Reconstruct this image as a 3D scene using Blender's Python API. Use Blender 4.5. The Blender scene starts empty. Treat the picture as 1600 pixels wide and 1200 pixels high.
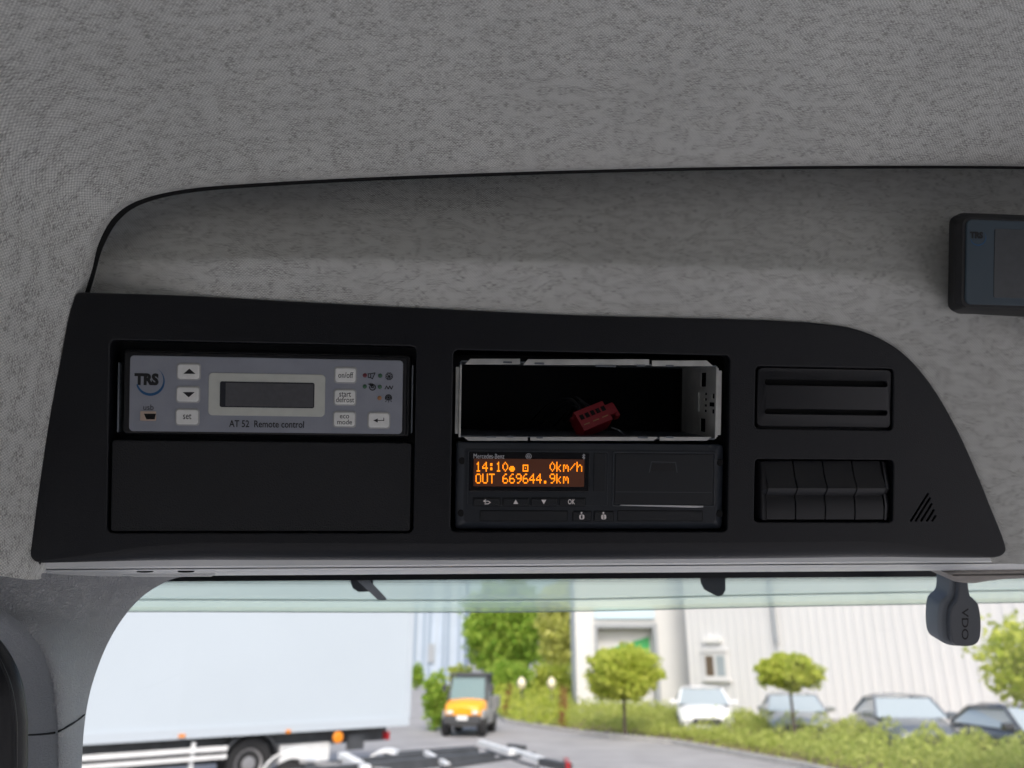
import bpy, bmesh, math, random
from mathutils import Vector, Matrix
from mathutils.geometry import tessellate_polygon
random.seed(7)
scene = bpy.context.scene
COL = scene.collection
# ------------------------------------------------------------------ camera
F = 1200.0                      # focal length in photo pixels (photo 1600 x 1200)
PITCH = math.atan(430/1200)
CAMZ = 2.4
cd = bpy.data.cameras.new('camera'); cam = bpy.data.objects.new('camera', cd); COL.objects.link(cam)
cd.sensor_width = 36; cd.lens = 36*F/1600; cd.clip_start = 0.02; cd.clip_end = 1000
cam.location = (0, 0, CAMZ); cam.rotation_euler = (math.pi/2+PITCH, 0, 0)
cd.dof.use_dof = True; cd.dof.focus_distance = 0.57; cd.dof.aperture_fstop = 7.0
scene.camera = cam
# ------------------------------------------------------------------ sky, sun, exposure (bright overcast day)
SUN_EL, SUN_AZ = math.radians(50), math.radians(176)      # azimuth clockwise from +Y
w = bpy.data.worlds.new('World'); scene.world = w; w.use_nodes = True
nt = w.node_tree; bg = nt.nodes['Background']
sky = nt.nodes.new('ShaderNodeTexSky'); sky.sky_type = 'NISHITA'; sky.sun_disc = False
sky.sun_elevation = SUN_EL; sky.sun_rotation = SUN_AZ; sky.air_density = 1.0; sky.dust_density = 4.5; sky.ozone_density = 1.0
nt.links.new(sky.outputs[0], bg.inputs[0]); bg.inputs[1].default_value = 0.15
sd = bpy.data.lights.new('sun', 'SUN'); sd.energy = .85; sd.angle = math.radians(14); sd.color = (1, .98, .95)
sun = bpy.data.objects.new('sun', sd); COL.objects.link(sun)
sdir = Vector((math.sin(SUN_AZ)*math.cos(SUN_EL), math.cos(SUN_AZ)*math.cos(SUN_EL), math.sin(SUN_EL)))
sun.rotation_euler = sdir.to_track_quat('Z', 'Y').to_euler(); sun.location = sdir*30
scene.render.engine = 'CYCLES'
scene.view_settings.view_transform = 'Standard'; scene.view_settings.look = 'None'
scene.view_settings.exposure = 1.0; scene.view_settings.gamma = 1
scene.cycles.max_bounces = 6; scene.cycles.transparent_max_bounces = 16
# ------------------------------------------------------------------ frames
R3 = Matrix.Rotation(math.pi/2+PITCH, 3, 'X'); C0 = Vector((0, 0, CAMZ))
def ray(px, py): return R3 @ Vector(((px-800)/F, (600-py)/F, -1))
def pt(px, py, depth): return C0 + ray(px, py)*depth                       # depth along the optical axis
def aty(px, py, Y): d = ray(px, py); return C0 + d*(Y/d.y)
def gnd(px, py, z=0.0): d = ray(px, py); return C0 + d*((z-CAMZ)/d.z)
# console frame: u right, v up, w towards the driver
U = R3 @ Vector((1, -.017, -.0876)); U.normalize()
V = R3 @ Vector((.0155, 1, 0)); V = (V-U*V.dot(U)).normalized(); W = U.cross(V)
CO = pt(800, 700, .55)
CM = Matrix(((U.x, V.x, W.x, CO.x), (U.y, V.y, W.y, CO.y), (U.z, V.z, W.z, CO.z), (0, 0, 0, 1)))
def uv(px, py, wz=0.0):
    d = ray(px, py); t = ((CO+W*wz)-C0).dot(W)/d.dot(W); q = C0+d*t-CO
    return (q.dot(U), q.dot(V))
def uvw(px, py, wz=0.0): a = uv(px, py, wz); return Vector((a[0], a[1], wz))
def rect(x0, y0, x1, y1, wz=0.0):
    a, b, c, d = uv(x0, y0, wz), uv(x1, y0, wz), uv(x1, y1, wz), uv(x0, y1, wz)
    return ((a[0]+d[0])/2, (c[1]+d[1])/2, (b[0]+c[0])/2, (a[1]+b[1])/2)  # u0 v0 u1 v1
PX = .55/F
# ------------------------------------------------------------------ mesh builder
class MB:
    def __init__(s): s.v = []; s.f = []; s.uv = None
    def add(s, vs, fs):
        o = len(s.v); s.v += [Vector(p) for p in vs]; s.f += [tuple(i+o for i in f) for f in fs]; return s
    def box(s, x0, y0, z0, x1, y1, z1):
        vs = [(x, y, z) for z in (z0, z1) for y in (y0, y1) for x in (x0, x1)]
        return s.add(vs, [(0,2,3,1), (4,5,7,6), (0,1,5,4), (2,6,7,3), (0,4,6,2), (1,3,7,5)])
    def rings(s, rs, closed=True, cap0=False, cap1=False):
        n = len(rs[0]); vs = [p for r in rs for p in r]; fs = []
        for k in range(len(rs)-1):
            for i in range(n if closed else n-1):
                j = (i+1) % n; fs.append((k*n+i, k*n+j, (k+1)*n+j, (k+1)*n+i))
        s.add(vs, fs)
        if cap0: s.add(list(rs[0]), [tuple(range(n-1, -1, -1))])          # caps keep vertices of their own: flat shading
        if cap1: s.add(list(rs[-1]), [tuple(range(n))])
        return s
    def tube(s, pts, r, n=8, cap=True):
        pts = [Vector(p) for p in pts]; rs = []
        for i, p in enumerate(pts):
            t = (pts[min(i+1, len(pts)-1)]-pts[max(i-1, 0)]).normalized()
            a = t.orthogonal().normalized() if i == 0 else (a0-t*a0.dot(t)).normalized()
            a0 = a; b = t.cross(a); rr = r[i] if isinstance(r, (list, tuple)) else r
            rs.append([p+(a*math.cos(2*math.pi*k/n)+b*math.sin(2*math.pi*k/n))*rr for k in range(n)])
        return s.rings(rs, True, cap, cap)
    def prism(s, poly, z0, z1, bev=0.0, seg=3):
        """poly: ccw xy points; front at z1 with a rounded edge, closed back."""
        rs = [[Vector((x, y, z0)) for x, y in poly]]
        if bev <= 0: rs.append([Vector((x, y, z1)) for x, y in poly])
        else:
            for k in range(seg+1):
                a = math.pi/2*k/seg; ins = inset(poly, bev*(1-math.cos(a)))
                rs.append([Vector((x, y, z1-bev+bev*math.sin(a))) for x, y in ins])
        return s.rings(rs, True, True, True)
def inset(poly, d):
    if d == 0: return list(poly)
    n = len(poly); out = []
    for i in range(n):
        p0, p, p1 = Vector(poly[i-1]), Vector(poly[i]), Vector(poly[(i+1) % n])
        a = (p-p0).normalized(); b = (p1-p).normalized()
        n0 = Vector((-a.y, a.x)); n1 = Vector((-b.y, b.x)); m = n0+n1
        if m.length < 1e-6: m = n0
        m.normalize(); c = max(.35, m.dot(n0)); q = p+m*(d/c); out.append((q.x, q.y))
    return out
def rr(u0, v0, u1, v1, r, seg=4):
    r = min(r, (u1-u0)/2*.999, (v1-v0)/2*.999); out = []
    for cx, cy, a0 in ((u1-r, v0+r, -90), (u1-r, v1-r, 0), (u0+r, v1-r, 90), (u0+r, v0+r, 180)):
        for k in range(seg+1):
            a = math.radians(a0+90*k/seg); out.append((cx+r*math.cos(a), cy+r*math.sin(a)))
    return out
def rrp(x0, y0, x1, y1, rpx, wz=0.0, seg=4): return rr(*rect(x0, y0, x1, y1, wz), rpx*PX, seg)
def smoothpath(P, n=6):
    P = [Vector(p) for p in P]; out = []
    for i in range(len(P)-1):
        p0, p1, p2, p3 = P[max(i-1, 0)], P[i], P[i+1], P[min(i+2, len(P)-1)]
        for k in range(n):
            t = k/n
            out.append(.5*((2*p1)+(p2-p0)*t+(2*p0-5*p1+4*p2-p3)*t*t+(3*p1-p0-3*p2+p3)*t**3))
    out.append(P[-1]); return out
OFF = {}
def build(name, mb, mat, parent=None, smooth=True, angle=26):
    me = bpy.data.meshes.new(name); me.from_pydata([tuple(p) for p in mb.v], [], mb.f)
    if mb.uv:
        l = me.uv_layers.new(name='UVMap'); idx = [0]*len(me.loops); me.loops.foreach_get('vertex_index', idx)
        l.data.foreach_set('uv', [c for i in idx for c in mb.uv[i]])
    return link(name, me, mat, parent, smooth, angle)
def link(name, me, mat, parent=None, smooth=True, angle=26):
    bm = bmesh.new(); bm.from_mesh(me); bmesh.ops.recalc_face_normals(bm, faces=bm.faces); bm.to_mesh(me); bm.free()
    if smooth:
        me.shade_smooth(); me.set_sharp_from_angle(angle=math.radians(angle))
    me.materials.clear(); me.materials.append(M[mat] if isinstance(mat, str) else mat)
    o = bpy.data.objects.new(name, me); COL.objects.link(o)
    if parent is not None:
        o.parent = parent
        if parent.name in OFF: o.location = -OFF[parent.name]
    return o
def tag(o, label, cat, group=None):
    o['label'] = label; o['category'] = cat
    if group: o['group'] = group
    return o
def struct(o): o['kind'] = 'structure'; return o
def cthing(name, label, cat, px, py, wz=0.0, group=None):
    """an Empty in the console frame; its parts are modelled in console coordinates."""
    o = bpy.data.objects.new(name, None); COL.objects.link(o); o.empty_display_size = .02
    c = uvw(px, py, wz); o.matrix_world = CM @ Matrix.Translation(c); OFF[o.name] = c
    return tag(o, label, cat, group)
def wthing(name, label, cat, loc, rz=0.0, group=None):
    o = bpy.data.objects.new(name, None); COL.objects.link(o); o.location = loc; o.rotation_euler = (0, 0, rz)
    return tag(o, label, cat, group)
_txt = []
def text_mesh(s, bold=0.0):
    cu = bpy.data.curves.new('t', 'FONT'); cu.body = s; cu.size = 1; cu.offset = bold; cu.resolution_u = 3
    o = bpy.data.objects.new('t', cu); COL.objects.link(o)
    dg = bpy.context.evaluated_depsgraph_get(); me = bpy.data.meshes.new_from_object(o.evaluated_get(dg))
    bpy.data.objects.remove(o); bpy.data.curves.remove(cu); return me
def text(name, s, box, wz, mat, parent, bold=0.0, thick=.0003, rot=None):
    """lettering fitted into the pixel box, with a little thickness."""
    me = text_mesh(s, bold); vs = [v.co.copy() for v in me.vertices]; fs = [tuple(p.vertices) for p in me.polygons]
    if rot: vs = [Vector((v.y, -v.x, 0)) for v in vs]
    x0 = min(v.x for v in vs); x1 = max(v.x for v in vs); y0 = min(v.y for v in vs); y1 = max(v.y for v in vs)
    u0, v0, u1, v1 = rect(*box, wz)
    q = [Vector((u0+(v.x-x0)/(x1-x0)*(u1-u0), v0+(v.y-y0)/(y1-y0)*(v1-v0), wz)) for v in vs]
    bpy.data.meshes.remove(me)
    return build(name, MB().add(q, fs), mat, parent, smooth=False)
# ------------------------------------------------------------------ materials
M = {}
def dust(name, amount, col=(.09, .09, .09), scale=2600):
    m = M[name]; N = m.node_tree.nodes; L = m.node_tree.links; b = N['Principled BSDF']; tc = N.new('ShaderNodeTexCoord')
    n = N.new('ShaderNodeTexNoise'); n.inputs['Scale'].default_value = scale; n.inputs['Detail'].default_value = 1; L.new(tc.outputs['Object'], n.inputs['Vector'])
    n2 = N.new('ShaderNodeTexNoise'); n2.inputs['Scale'].default_value = 18; n2.inputs['Detail'].default_value = 4; L.new(tc.outputs['Object'], n2.inputs['Vector'])
    r = N.new('ShaderNodeMapRange'); r.inputs[1].default_value = .58; r.inputs[2].default_value = .75; L.new(n.outputs[0], r.inputs[0])
    r2 = N.new('ShaderNodeMapRange'); r2.inputs[1].default_value = .35; r2.inputs[2].default_value = .7; r2.inputs[4].default_value = amount; L.new(n2.outputs[0], r2.inputs[0])
    mu = N.new('ShaderNodeMath'); mu.operation = 'MULTIPLY'; L.new(r.outputs[0], mu.inputs[0]); L.new(r2.outputs[0], mu.inputs[1])
    mx = N.new('ShaderNodeMix'); mx.data_type = 'RGBA'; mx.inputs[7].default_value = (*col, 1); L.new(mu.outputs[0], mx.inputs[0])
    src = b.inputs['Base Color'].links[0].from_socket if b.inputs['Base Color'].links else None
    if src: L.new(src, mx.inputs[6])
    else: mx.inputs[6].default_value = b.inputs['Base Color'].default_value
    L.new(mx.outputs[2], b.inputs['Base Color'])
def newmat(name):
    m = bpy.data.materials.new(name); m.use_nodes = True; M[name] = m
    return m, m.node_tree.nodes, m.node_tree.links, m.node_tree.nodes['Principled BSDF']
def mat(name, col, rough=.5, metal=0.0, bump=None, var=None, spec=.5, coat=0.0, rvar=0.0, emit=None):
    m, N, L, b = newmat(name)
    b.inputs['Base Color'].default_value = (*col, 1); b.inputs['Roughness'].default_value = rough
    b.inputs['Metallic'].default_value = metal; b.inputs['Specular IOR Level'].default_value = spec
    b.inputs['Coat Weight'].default_value = coat
    tc = N.new('ShaderNodeTexCoord')
    if bump:
        n = N.new('ShaderNodeTexNoise'); n.inputs['Scale'].default_value = bump[0]; n.inputs['Detail'].default_value = 3
        L.new(tc.outputs['Object'], n.inputs['Vector'])
        bp = N.new('ShaderNodeBump'); bp.inputs['Strength'].default_value = bump[1]; bp.inputs['Distance'].default_value = bump[2]
        L.new(n.outputs[0], bp.inputs['Height']); L.new(bp.outputs[0], b.inputs['Normal'])
    if var:
        n = N.new('ShaderNodeTexNoise'); n.inputs['Scale'].default_value = var[0]; n.inputs['Detail'].default_value = 5
        L.new(tc.outputs['Object'], n.inputs['Vector'])
        r = N.new('ShaderNodeValToRGB'); e = r.color_ramp.elements; e[0].position = .3; e[1].position = .7
        e[0].color = (*[c*(1-var[1]) for c in col], 1); e[1].color = (*[min(1, c*(1+var[1])) for c in col], 1)
        L.new(n.outputs[0], r.inputs[0]); L.new(r.outputs[0], b.inputs['Base Color'])
        if rvar:
            mr = N.new('ShaderNodeMapRange'); mr.inputs[3].default_value = rough-rvar; mr.inputs[4].default_value = rough+rvar
            L.new(n.outputs[0], mr.inputs[0]); L.new(mr.outputs[0], b.inputs['Roughness'])
    if emit:
        b.inputs['Emission Color'].default_value = (*emit[0], 1); b.inputs['Emission Strength'].default_value = emit[1]
    return m
mat('console_plastic', (.0065, .007, .0092), .38, spec=.38, bump=(1100, .5, .0006), var=(14, .12), rvar=.05)
mat('flap_plastic', (.009, .0095, .011), .5, spec=.4, bump=(900, .8, .0008), var=(20, .15))
mat('black_plastic', (.008, .008, .009), .42, bump=(2500, .2, .0002))
mat('cavity_black', (.004, .004, .004), .9); mat('lining', (.012, .012, .013), .8)
mat('switch_plastic', (.009, .009, .011), .36, bump=(2500, .2, .0002))
mat('grey_face', (.29, .305, .345), .45, bump=(1800, .12, .0002), var=(60, .06))
mat('button_white', (.84, .84, .8), .4, var=(200, .05))
mat('button_rim', (.42, .42, .41), .45)
mat('bezel_white', (.6, .61, .55), .4, var=(150, .04))
mat('lcd_grey', (.1, .1, .105), .25, var=(300, .08))
mat('lcd_edge', (.03, .03, .036), .25)
mat('print_black', (.008, .008, .009), .6)
mat('logo_blue', (.012, .09, .22), .5)
mat('led_red', (.16, .015, .03), .3, coat=.5); mat('led_green', (.03, .1, .05), .3, coat=.5); mat('led_amber', (.35, .16, .06), .3, coat=.5)
mat('usb_metal', (.6, .47, .38), .4, .4)
mat('cage_steel', (.62, .62, .58), .42, .55, var=(90, .12), rvar=.1)
mat('cage_dark', (.2, .22, .24), .4, .8, var=(90, .25))
mat('red_plastic', (.27, .012, .02), .4, bump=(900, .15, .0003))
mat('wire_black', (.03, .03, .032), .4)
mat('tacho_body', (.016, .019, .024), .36, bump=(2200, .25, .0003), var=(30, .1))
mat('tacho_key', (.011, .0125, .015), .42, bump=(2500, .25, .0002))
mat('tacho_glass', (.008, .007, .008), .12)
mat('tacho_print', (.95, .88, .84), .5)
mat('tacho_fine', (.6, .6, .62), .5)
mat('tacho_rim_highlight', (.03, .036, .046), .33, bump=(2200, .2, .0003))  # lighter bluish tone paints the highlight on the chamfer
mat('tacho_edge', (.06, .066, .074), .4)
mat('paper_white', (.6, .6, .6), .7)
mat('lcd_glow', (.03, .012, .006), .3, emit=((.12, .038, .02), .16), var=(60, .2))
mat('lcd_orange', (.5, .12, .0), .4, emit=((1, .24, .004), 1.0))
mat('monitor_face', (.045, .07, .09), .4, bump=(1800, .1, .0002))
mat('monitor_lcd', (.055, .06, .064), .3, var=(200, .1))
mat('sensor_grey', (.19, .21, .23), .5, bump=(2200, .3, .0003))
mat('sensor_dark', (.1, .108, .12), .5, bump=(2200, .3, .0003))
mat('header_plastic', (.76, .77, .755), .35, bump=(900, .15, .0003), var=(8, .06))
mat('bracket_beige', (.36, .33, .3), .55, var=(60, .08))
mat('rear_trim', (.14, .14, .14), .8, var=(5, .1))
mat('frit_black', (.006, .007, .009), .4)
mat('handle_black', (.012, .013, .015), .4, bump=(700, .5, .0005))
for d_ in ('console_plastic', 'flap_plastic', 'switch_plastic', 'tacho_body', 'tacho_key', 'black_plastic'): dust(d_, .26 if d_ in ('console_plastic', 'flap_plastic') else .14)
dust('grey_face', .25, (.5, .5, .5)); dust('sensor_dark', .2, (.3, .3, .3))
def fabric(name, base, dark):
    m, N, L, b = newmat(name); b.inputs['Roughness'].default_value = .95; b.inputs['Specular IOR Level'].default_value = .15
    b.inputs['Sheen Weight'].default_value = .15
    t = N.new('ShaderNodeUVMap'); t.uv_map = 'UVMap'
    def math_(op, a, c=None):
        n = N.new('ShaderNodeMath'); n.operation = op
        for i, x in enumerate((a, c)):
            if x is None: continue
            if isinstance(x, (int, float)): n.inputs[i].default_value = x
            else: L.new(x, n.inputs[i])
        return n.outputs[0]
    def noise(sx, sy, sc, det=2):
        mp = N.new('ShaderNodeMapping'); mp.inputs['Scale'].default_value = (sx, sy, 1); L.new(t.outputs[0], mp.inputs[0])
        n = N.new('ShaderNodeTexNoise'); n.inputs['Scale'].default_value = sc; n.inputs['Detail'].default_value = det
        L.new(mp.outputs[0], n.inputs['Vector']); return n.outputs[0]
    sx = N.new('ShaderNodeSeparateXYZ'); L.new(t.outputs[0], sx.inputs[0])
    jit = math_('MULTIPLY', noise(1, 1, 160), 4.0)
    a = math_('SINE', math_('ADD', math_('MULTIPLY', sx.outputs[0], 2*math.pi/.0021), jit))
    c = math_('SINE', math_('ADD', math_('MULTIPLY', sx.outputs[1], 2*math.pi/.0021), jit))
    weave = math_('MULTIPLY', a, c)                                   # -1..1 knit cells
    dash = noise(.24, 1.35, 1150, 1)
    area = noise(.7, 1.4, 120, 1.5)
    big = noise(1, 1, 7, 2)
    mask = N.new('ShaderNodeMapRange'); mask.inputs[1].default_value = .4; mask.inputs[2].default_value = .56; L.new(area, mask.inputs[0])
    ds = N.new('ShaderNodeMapRange'); ds.inputs[1].default_value = .5; ds.inputs[2].default_value = .56; L.new(dash, ds.inputs[0])
    dd = math_('MULTIPLY', mask.outputs[0], ds.outputs[0])
    mx = N.new('ShaderNodeMix'); mx.data_type = 'RGBA'; mx.inputs[6].default_value = (*base, 1); mx.inputs[7].default_value = (*dark, 1)
    L.new(math_('MULTIPLY', dd, .72), mx.inputs[0])
    # fine thread contrast
    thr = N.new('ShaderNodeMapRange'); thr.inputs[1].default_value = -1; thr.inputs[2].default_value = 1
    thr.inputs[3].default_value = .66; thr.inputs[4].default_value = 1.2; L.new(weave, thr.inputs[0])
    bv = N.new('ShaderNodeMapRange'); bv.inputs[1].default_value = .3; bv.inputs[2].default_value = .7
    bv.inputs[3].default_value = .93; bv.inputs[4].default_value = 1.07; L.new(big, bv.inputs[0])
    gr = N.new('ShaderNodeMapRange'); gr.inputs[1].default_value = .3; gr.inputs[2].default_value = .7; gr.inputs[3].default_value = .88; gr.inputs[4].default_value = 1.12; L.new(noise(1, 1.3, 900, 0), gr.inputs[0])
    k = math_('MULTIPLY', math_('MULTIPLY', thr.outputs[0], bv.outputs[0]), gr.outputs[0])
    hs = N.new('ShaderNodeHueSaturation'); L.new(mx.outputs[2], hs.inputs['Color']); L.new(k, hs.inputs['Value'])
    L.new(hs.outputs[0], b.inputs['Base Color'])
    h = math_('SUBTRACT', math_('MULTIPLY', weave, .5), math_('MULTIPLY', dd, .35))
    bp = N.new('ShaderNodeBump'); bp.inputs['Strength'].default_value = .4; bp.inputs['Distance'].default_value = .0005
    L.new(h, bp.inputs['Height']); L.new(bp.outputs[0], b.inputs['Normal'])
fabric('fabric', (.68, .682, .642), (.29, .285, .26))
def leather(name, col, rough):
    m, N, L, b = newmat(name); b.inputs['Roughness'].default_value = rough
    b.inputs['Base Color'].default_value = (*col, 1)
    tc = N.new('ShaderNodeTexCoord'); v = N.new('ShaderNodeTexVoronoi'); v.feature = 'DISTANCE_TO_EDGE'; v.inputs['Scale'].default_value = 420
    nz = N.new('ShaderNodeTexNoise'); nz.inputs['Scale'].default_value = 90; L.new(tc.outputs['Object'], nz.inputs['Vector'])
    mp = N.new('ShaderNodeMix'); mp.data_type = 'RGBA'; mp.inputs[0].default_value = .012
    L.new(tc.outputs['Object'], mp.inputs[6]); L.new(nz.outputs['Color'], mp.inputs[7]); L.new(mp.outputs[2], v.inputs['Vector'])
    mr = N.new('ShaderNodeMapRange'); mr.inputs[2].default_value = .25; L.new(v.outputs['Distance'], mr.inputs[0])
    bp = N.new('ShaderNodeBump'); bp.inputs['Strength'].default_value = .8; bp.inputs['Distance'].default_value = .001
    L.new(mr.outputs[0], bp.inputs['Height']); L.new(bp.outputs[0], b.inputs['Normal'])
leather('pillar_leather', (.36, .37, .38), .46)
def glassy(name, tint, gloss, haze=None, hz=0.0):
    m, N, L, b = newmat(name); out = N['Material Output']; N.remove(b)
    t = N.new('ShaderNodeBsdfTransparent'); t.inputs[0].default_value = (*tint, 1)
    g = N.new('ShaderNodeBsdfGlossy'); g.inputs['Roughness'].default_value = .02
    fr = N.new('ShaderNodeFresnel'); fr.inputs[0].default_value = 1.45
    mul = N.new('ShaderNodeMath'); mul.operation = 'MULTIPLY'; mul.inputs[1].default_value = gloss; L.new(fr.outputs[0], mul.inputs[0])
    mx = N.new('ShaderNodeMixShader'); L.new(mul.outputs[0], mx.inputs[0]); L.new(t.outputs[0], mx.inputs[1]); L.new(g.outputs[0], mx.inputs[2])
    last = mx
    if haze:
        d = N.new('ShaderNodeBsdfTranslucent'); d.inputs[0].default_value = (*haze, 1)
        m2 = N.new('ShaderNodeMixShader'); m2.inputs[0].default_value = hz; L.new(mx.outputs[0], m2.inputs[1]); L.new(d.outputs[0], m2.inputs[2]); last = m2
    L.new(last.outputs[0], out.inputs[0])
glassy('windscreen_glass', (.985, .99, .985), .5)
glassy('visor_acrylic', (.84, .93, .76), .4, (.93, .98, .8), .48)
mat('visor_bead', (.2, .27, .24), .3)
mat('car_glass', (.33, .38, .4), .06, spec=.9)  # pale base colour stands in for the sky reflected in the glass
# outdoors
mat('asphalt', (.27, .265, .265), .85, var=(.8, .15), bump=(60, .4, .01))
mat('gravel', (.3, .26, .22), .9, var=(3, .2)); mat('kerb_stone', (.38, .37, .35), .85, var=(4, .12)); mat('soil', (.16, .12, .07), .95, var=(2, .3))
mat('grass', (.12, .19, .04), .9, var=(.6, .35))
mat('box_white', (.455, .51, .56), .35, var=(.6, .015)); mat('box_trim', (.45, .5, .55), .4)
mat('chassis_dark', (.05, .054, .06), .6, var=(5, .3)); mat('alu_white', (.68, .69, .69), .4, var=(4, .08))
mat('tyre', (.015, .015, .016), .8); mat('rim_grey', (.3, .3, .31), .45, .5)
mat('lamp_orange', (.75, .24, .01), .3); mat('lamp_red', (.3, .012, .018), .3); mat('lamp_clear', (.75, .75, .73), .2)
mat('orange_paint', (.9, .36, .012), .35, coat=.4); mat('dark_plastic', (.05, .052, .055), .6); mat('grey_plastic', (.28, .28, .28), .6)
mat('cream', (.75, .68, .5), .5)
mat('wall_white', (.6, .6, .59), .6, var=(.4, .03)); mat('wall_rib', (.64, .64, .635), .55, var=(.3, .03)); mat('frame_grey', (.3, .32, .34), .5)
mat('door_green', (.05, .35, .1), .5); mat('sign_blue', (.5, .64, .72), .5); mat('window_dark', (.12, .09, .06), .2); mat('tower_blue', (.4, .47, .56), .5, var=(.5, .06)); mat('tower_grey', (.24, .3, .37), .5)
mat('cab_glass', (.12, .2, .21), .08)
mat('car_white', (.75, .76, .77), .25, coat=.6); mat('car_grey', (.14, .16, .18), .3, .5, coat=.6); mat('car_silver', (.35, .37, .38), .3, .6, coat=.6); mat('car_black', (.025, .028, .032), .2, coat=.8)
mat('bark', (.09, .07, .055), .9, var=(8, .3))
def leaf(name, a, b_):
    m, N, L, b = newmat(name); b.inputs['Roughness'].default_value = .6; b.inputs['Specular IOR Level'].default_value = .25
    g = N.new('ShaderNodeNewGeometry'); r = N.new('ShaderNodeValToRGB'); e = r.color_ramp.elements
    e[0].color = (*a, 1); e[1].color = (*b_, 1); L.new(g.outputs['Random Per Island'], r.inputs[0]); L.new(r.outputs[0], b.inputs['Base Color'])
    tr = N.new('ShaderNodeBsdfTranslucent'); L.new(r.outputs[0], tr.inputs[0]); mx = N.new('ShaderNodeMixShader'); mx.inputs[0].default_value = .55
    L.new(b.outputs[0], mx.inputs[1]); L.new(tr.outputs[0], mx.inputs[2]); L.new(mx.outputs[0], N['Material Output'].inputs[0])
leaf('leaf_green', (.22, .38, .04), (.46, .58, .1)); leaf('leaf_yellow', (.5, .54, .12), (.7, .7, .24)); leaf('leaf_lime', (.36, .45, .05), (.64, .66, .14))
leaf('leaf_hedge', (.33, .41, .08), (.6, .64, .2)); leaf('leaf_rust', (.25, .1, .04), (.36, .2, .08))

# ================================================================== CAB INTERIOR
# ---- headliner (ceiling): lip line followed in console coordinates, swept back over the driver
lip = [(38, 905), (46, 872), (59, 770), (75, 660), (90, 575), (104, 500), (116, 458), (126, 425), (140, 378), (166, 334), (206, 306), (280, 288), (400, 278),
       (600, 268), (900, 258), (1200, 252), (1500, 251), (1700, 254), (1950, 262), (2300, 285), (2900, 330), (3700, 400)]
lp = smoothpath([uvw(x, y, 0) for x, y in lip], 6)
def ceiling():
    mb = MB(); mb.uv = []; rows = []
    prof = [(-.030, .016), (-.020, .008), (-.010, .0025), (-.004, .0004), (0, 0), (.004, .0006), (.010, .0025), (.02, .006), (.045, .012), (.09, .019), (.16, .026), (.26, .032), (.4, .036), (.65, .036), (1.0, .036), (1.5, .03)]
    n = len(lp); s = 0; S = [0]
    for i in range(1, n): s += (lp[i]-lp[i-1]).length; S.append(s)
    for i in range(n):
        t = (lp[min(i+1, n-1)]-lp[max(i-1, 0)]); N2 = Vector((-t.y, t.x, 0)).normalized()     # outwards: left on the side, up on top
        k = max(0, min(1, (N2.y+.1)/1.05)); k = k*k*(3-2*k)
        T = Vector((-.34, -1, -.02)).lerp(Vector((0, -1, .02)), k).normalized()
        E = CM @ lp[i]; Nw = (CM.to_3x3() @ N2)
        row = []; acc = 0
        for j, (a, b) in enumerate(prof):
            p = E+T*a+Nw*b*(1 if k > .5 else .55+.9*k); row.append(p)
            mb.uv.append((S[i], a))
        rows.append(row)
    mb.rings(rows, closed=False)
    return mb
head = struct(build('headliner', ceiling(), 'fabric', angle=80))
lip_shade = MB().tube([CM @ (p+Vector((0, 0, -.013))) for p in lp[36:]], [.0036-.0016*i/(len(lp)-37) for i in range(len(lp)-36)], 8)
build('lip_shadow_line', lip_shade, 'cavity_black', head)  # black tube added to draw the shadow gap under the ceiling lip
# ---- header panel behind the console: lower strip, ridge, leaning upper strip
inn = [(80, 520), (122, 478), (300, 486), (500, 498), (700, 508), (900, 517), (1100, 522), (1270, 528), (1360, 548), (1410, 585), (1450, 650), (1490, 730), (1530, 815), (1550, 880)]
rid = [(60, 470), (122, 407), (300, 406), (500, 407), (700, 410), (900, 414), (1100, 419), (1270, 427), (1400, 442), (1480, 468), (1570, 525), (1650, 610), (1710, 730), (1740, 885)]
top = [(50, 440), (105, 330), (260, 250), (480, 240), (700, 232), (900, 226), (1100, 222), (1270, 220), (1450, 222), (1650, 235), (1850, 280), (1990, 400), (2080, 640), (2120, 890)]
def panel():
    mb = MB(); mb.uv = []; rows = []
    a = smoothpath([Vector((x, y, 0)) for x, y in inn], 6); b = smoothpath([Vector((x, y, 0)) for x, y in rid], 6); c = smoothpath([Vector((x, y, 0)) for x, y in top], 6)
    for p, q, r in zip(a, b, c):
        row = []; f = max(0, min(1, (q.x-125)/260)); f = f*f*(3-2*f)
        for k in range(0, 9):
            t = k/8; x = p.lerp(q, t); wz = -.005-.015*(1-f)**2+(.0095*f-.008*(1-f))*t; row.append(uvw(x.x, x.y, wz))
        for t, dw in ((.03, .0043), (.06, .0018), (.12, -.004), (.2, -.0125), (.35, -.027), (.5, -.042), (.7, -.062), (1, -.092)):
            x = q.lerp(r, t); row.append(uvw(x.x, x.y, dw*(.42+.38*f)-.03*(1-f)))
        rows.append([CM @ z for z in row]); mb.uv += [(z.x+.013, z.y*1.05+.4) for z in row]
    mb.rings(rows, closed=False); return mb
struct(build('header_panel', panel(), 'fabric', angle=80))
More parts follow.
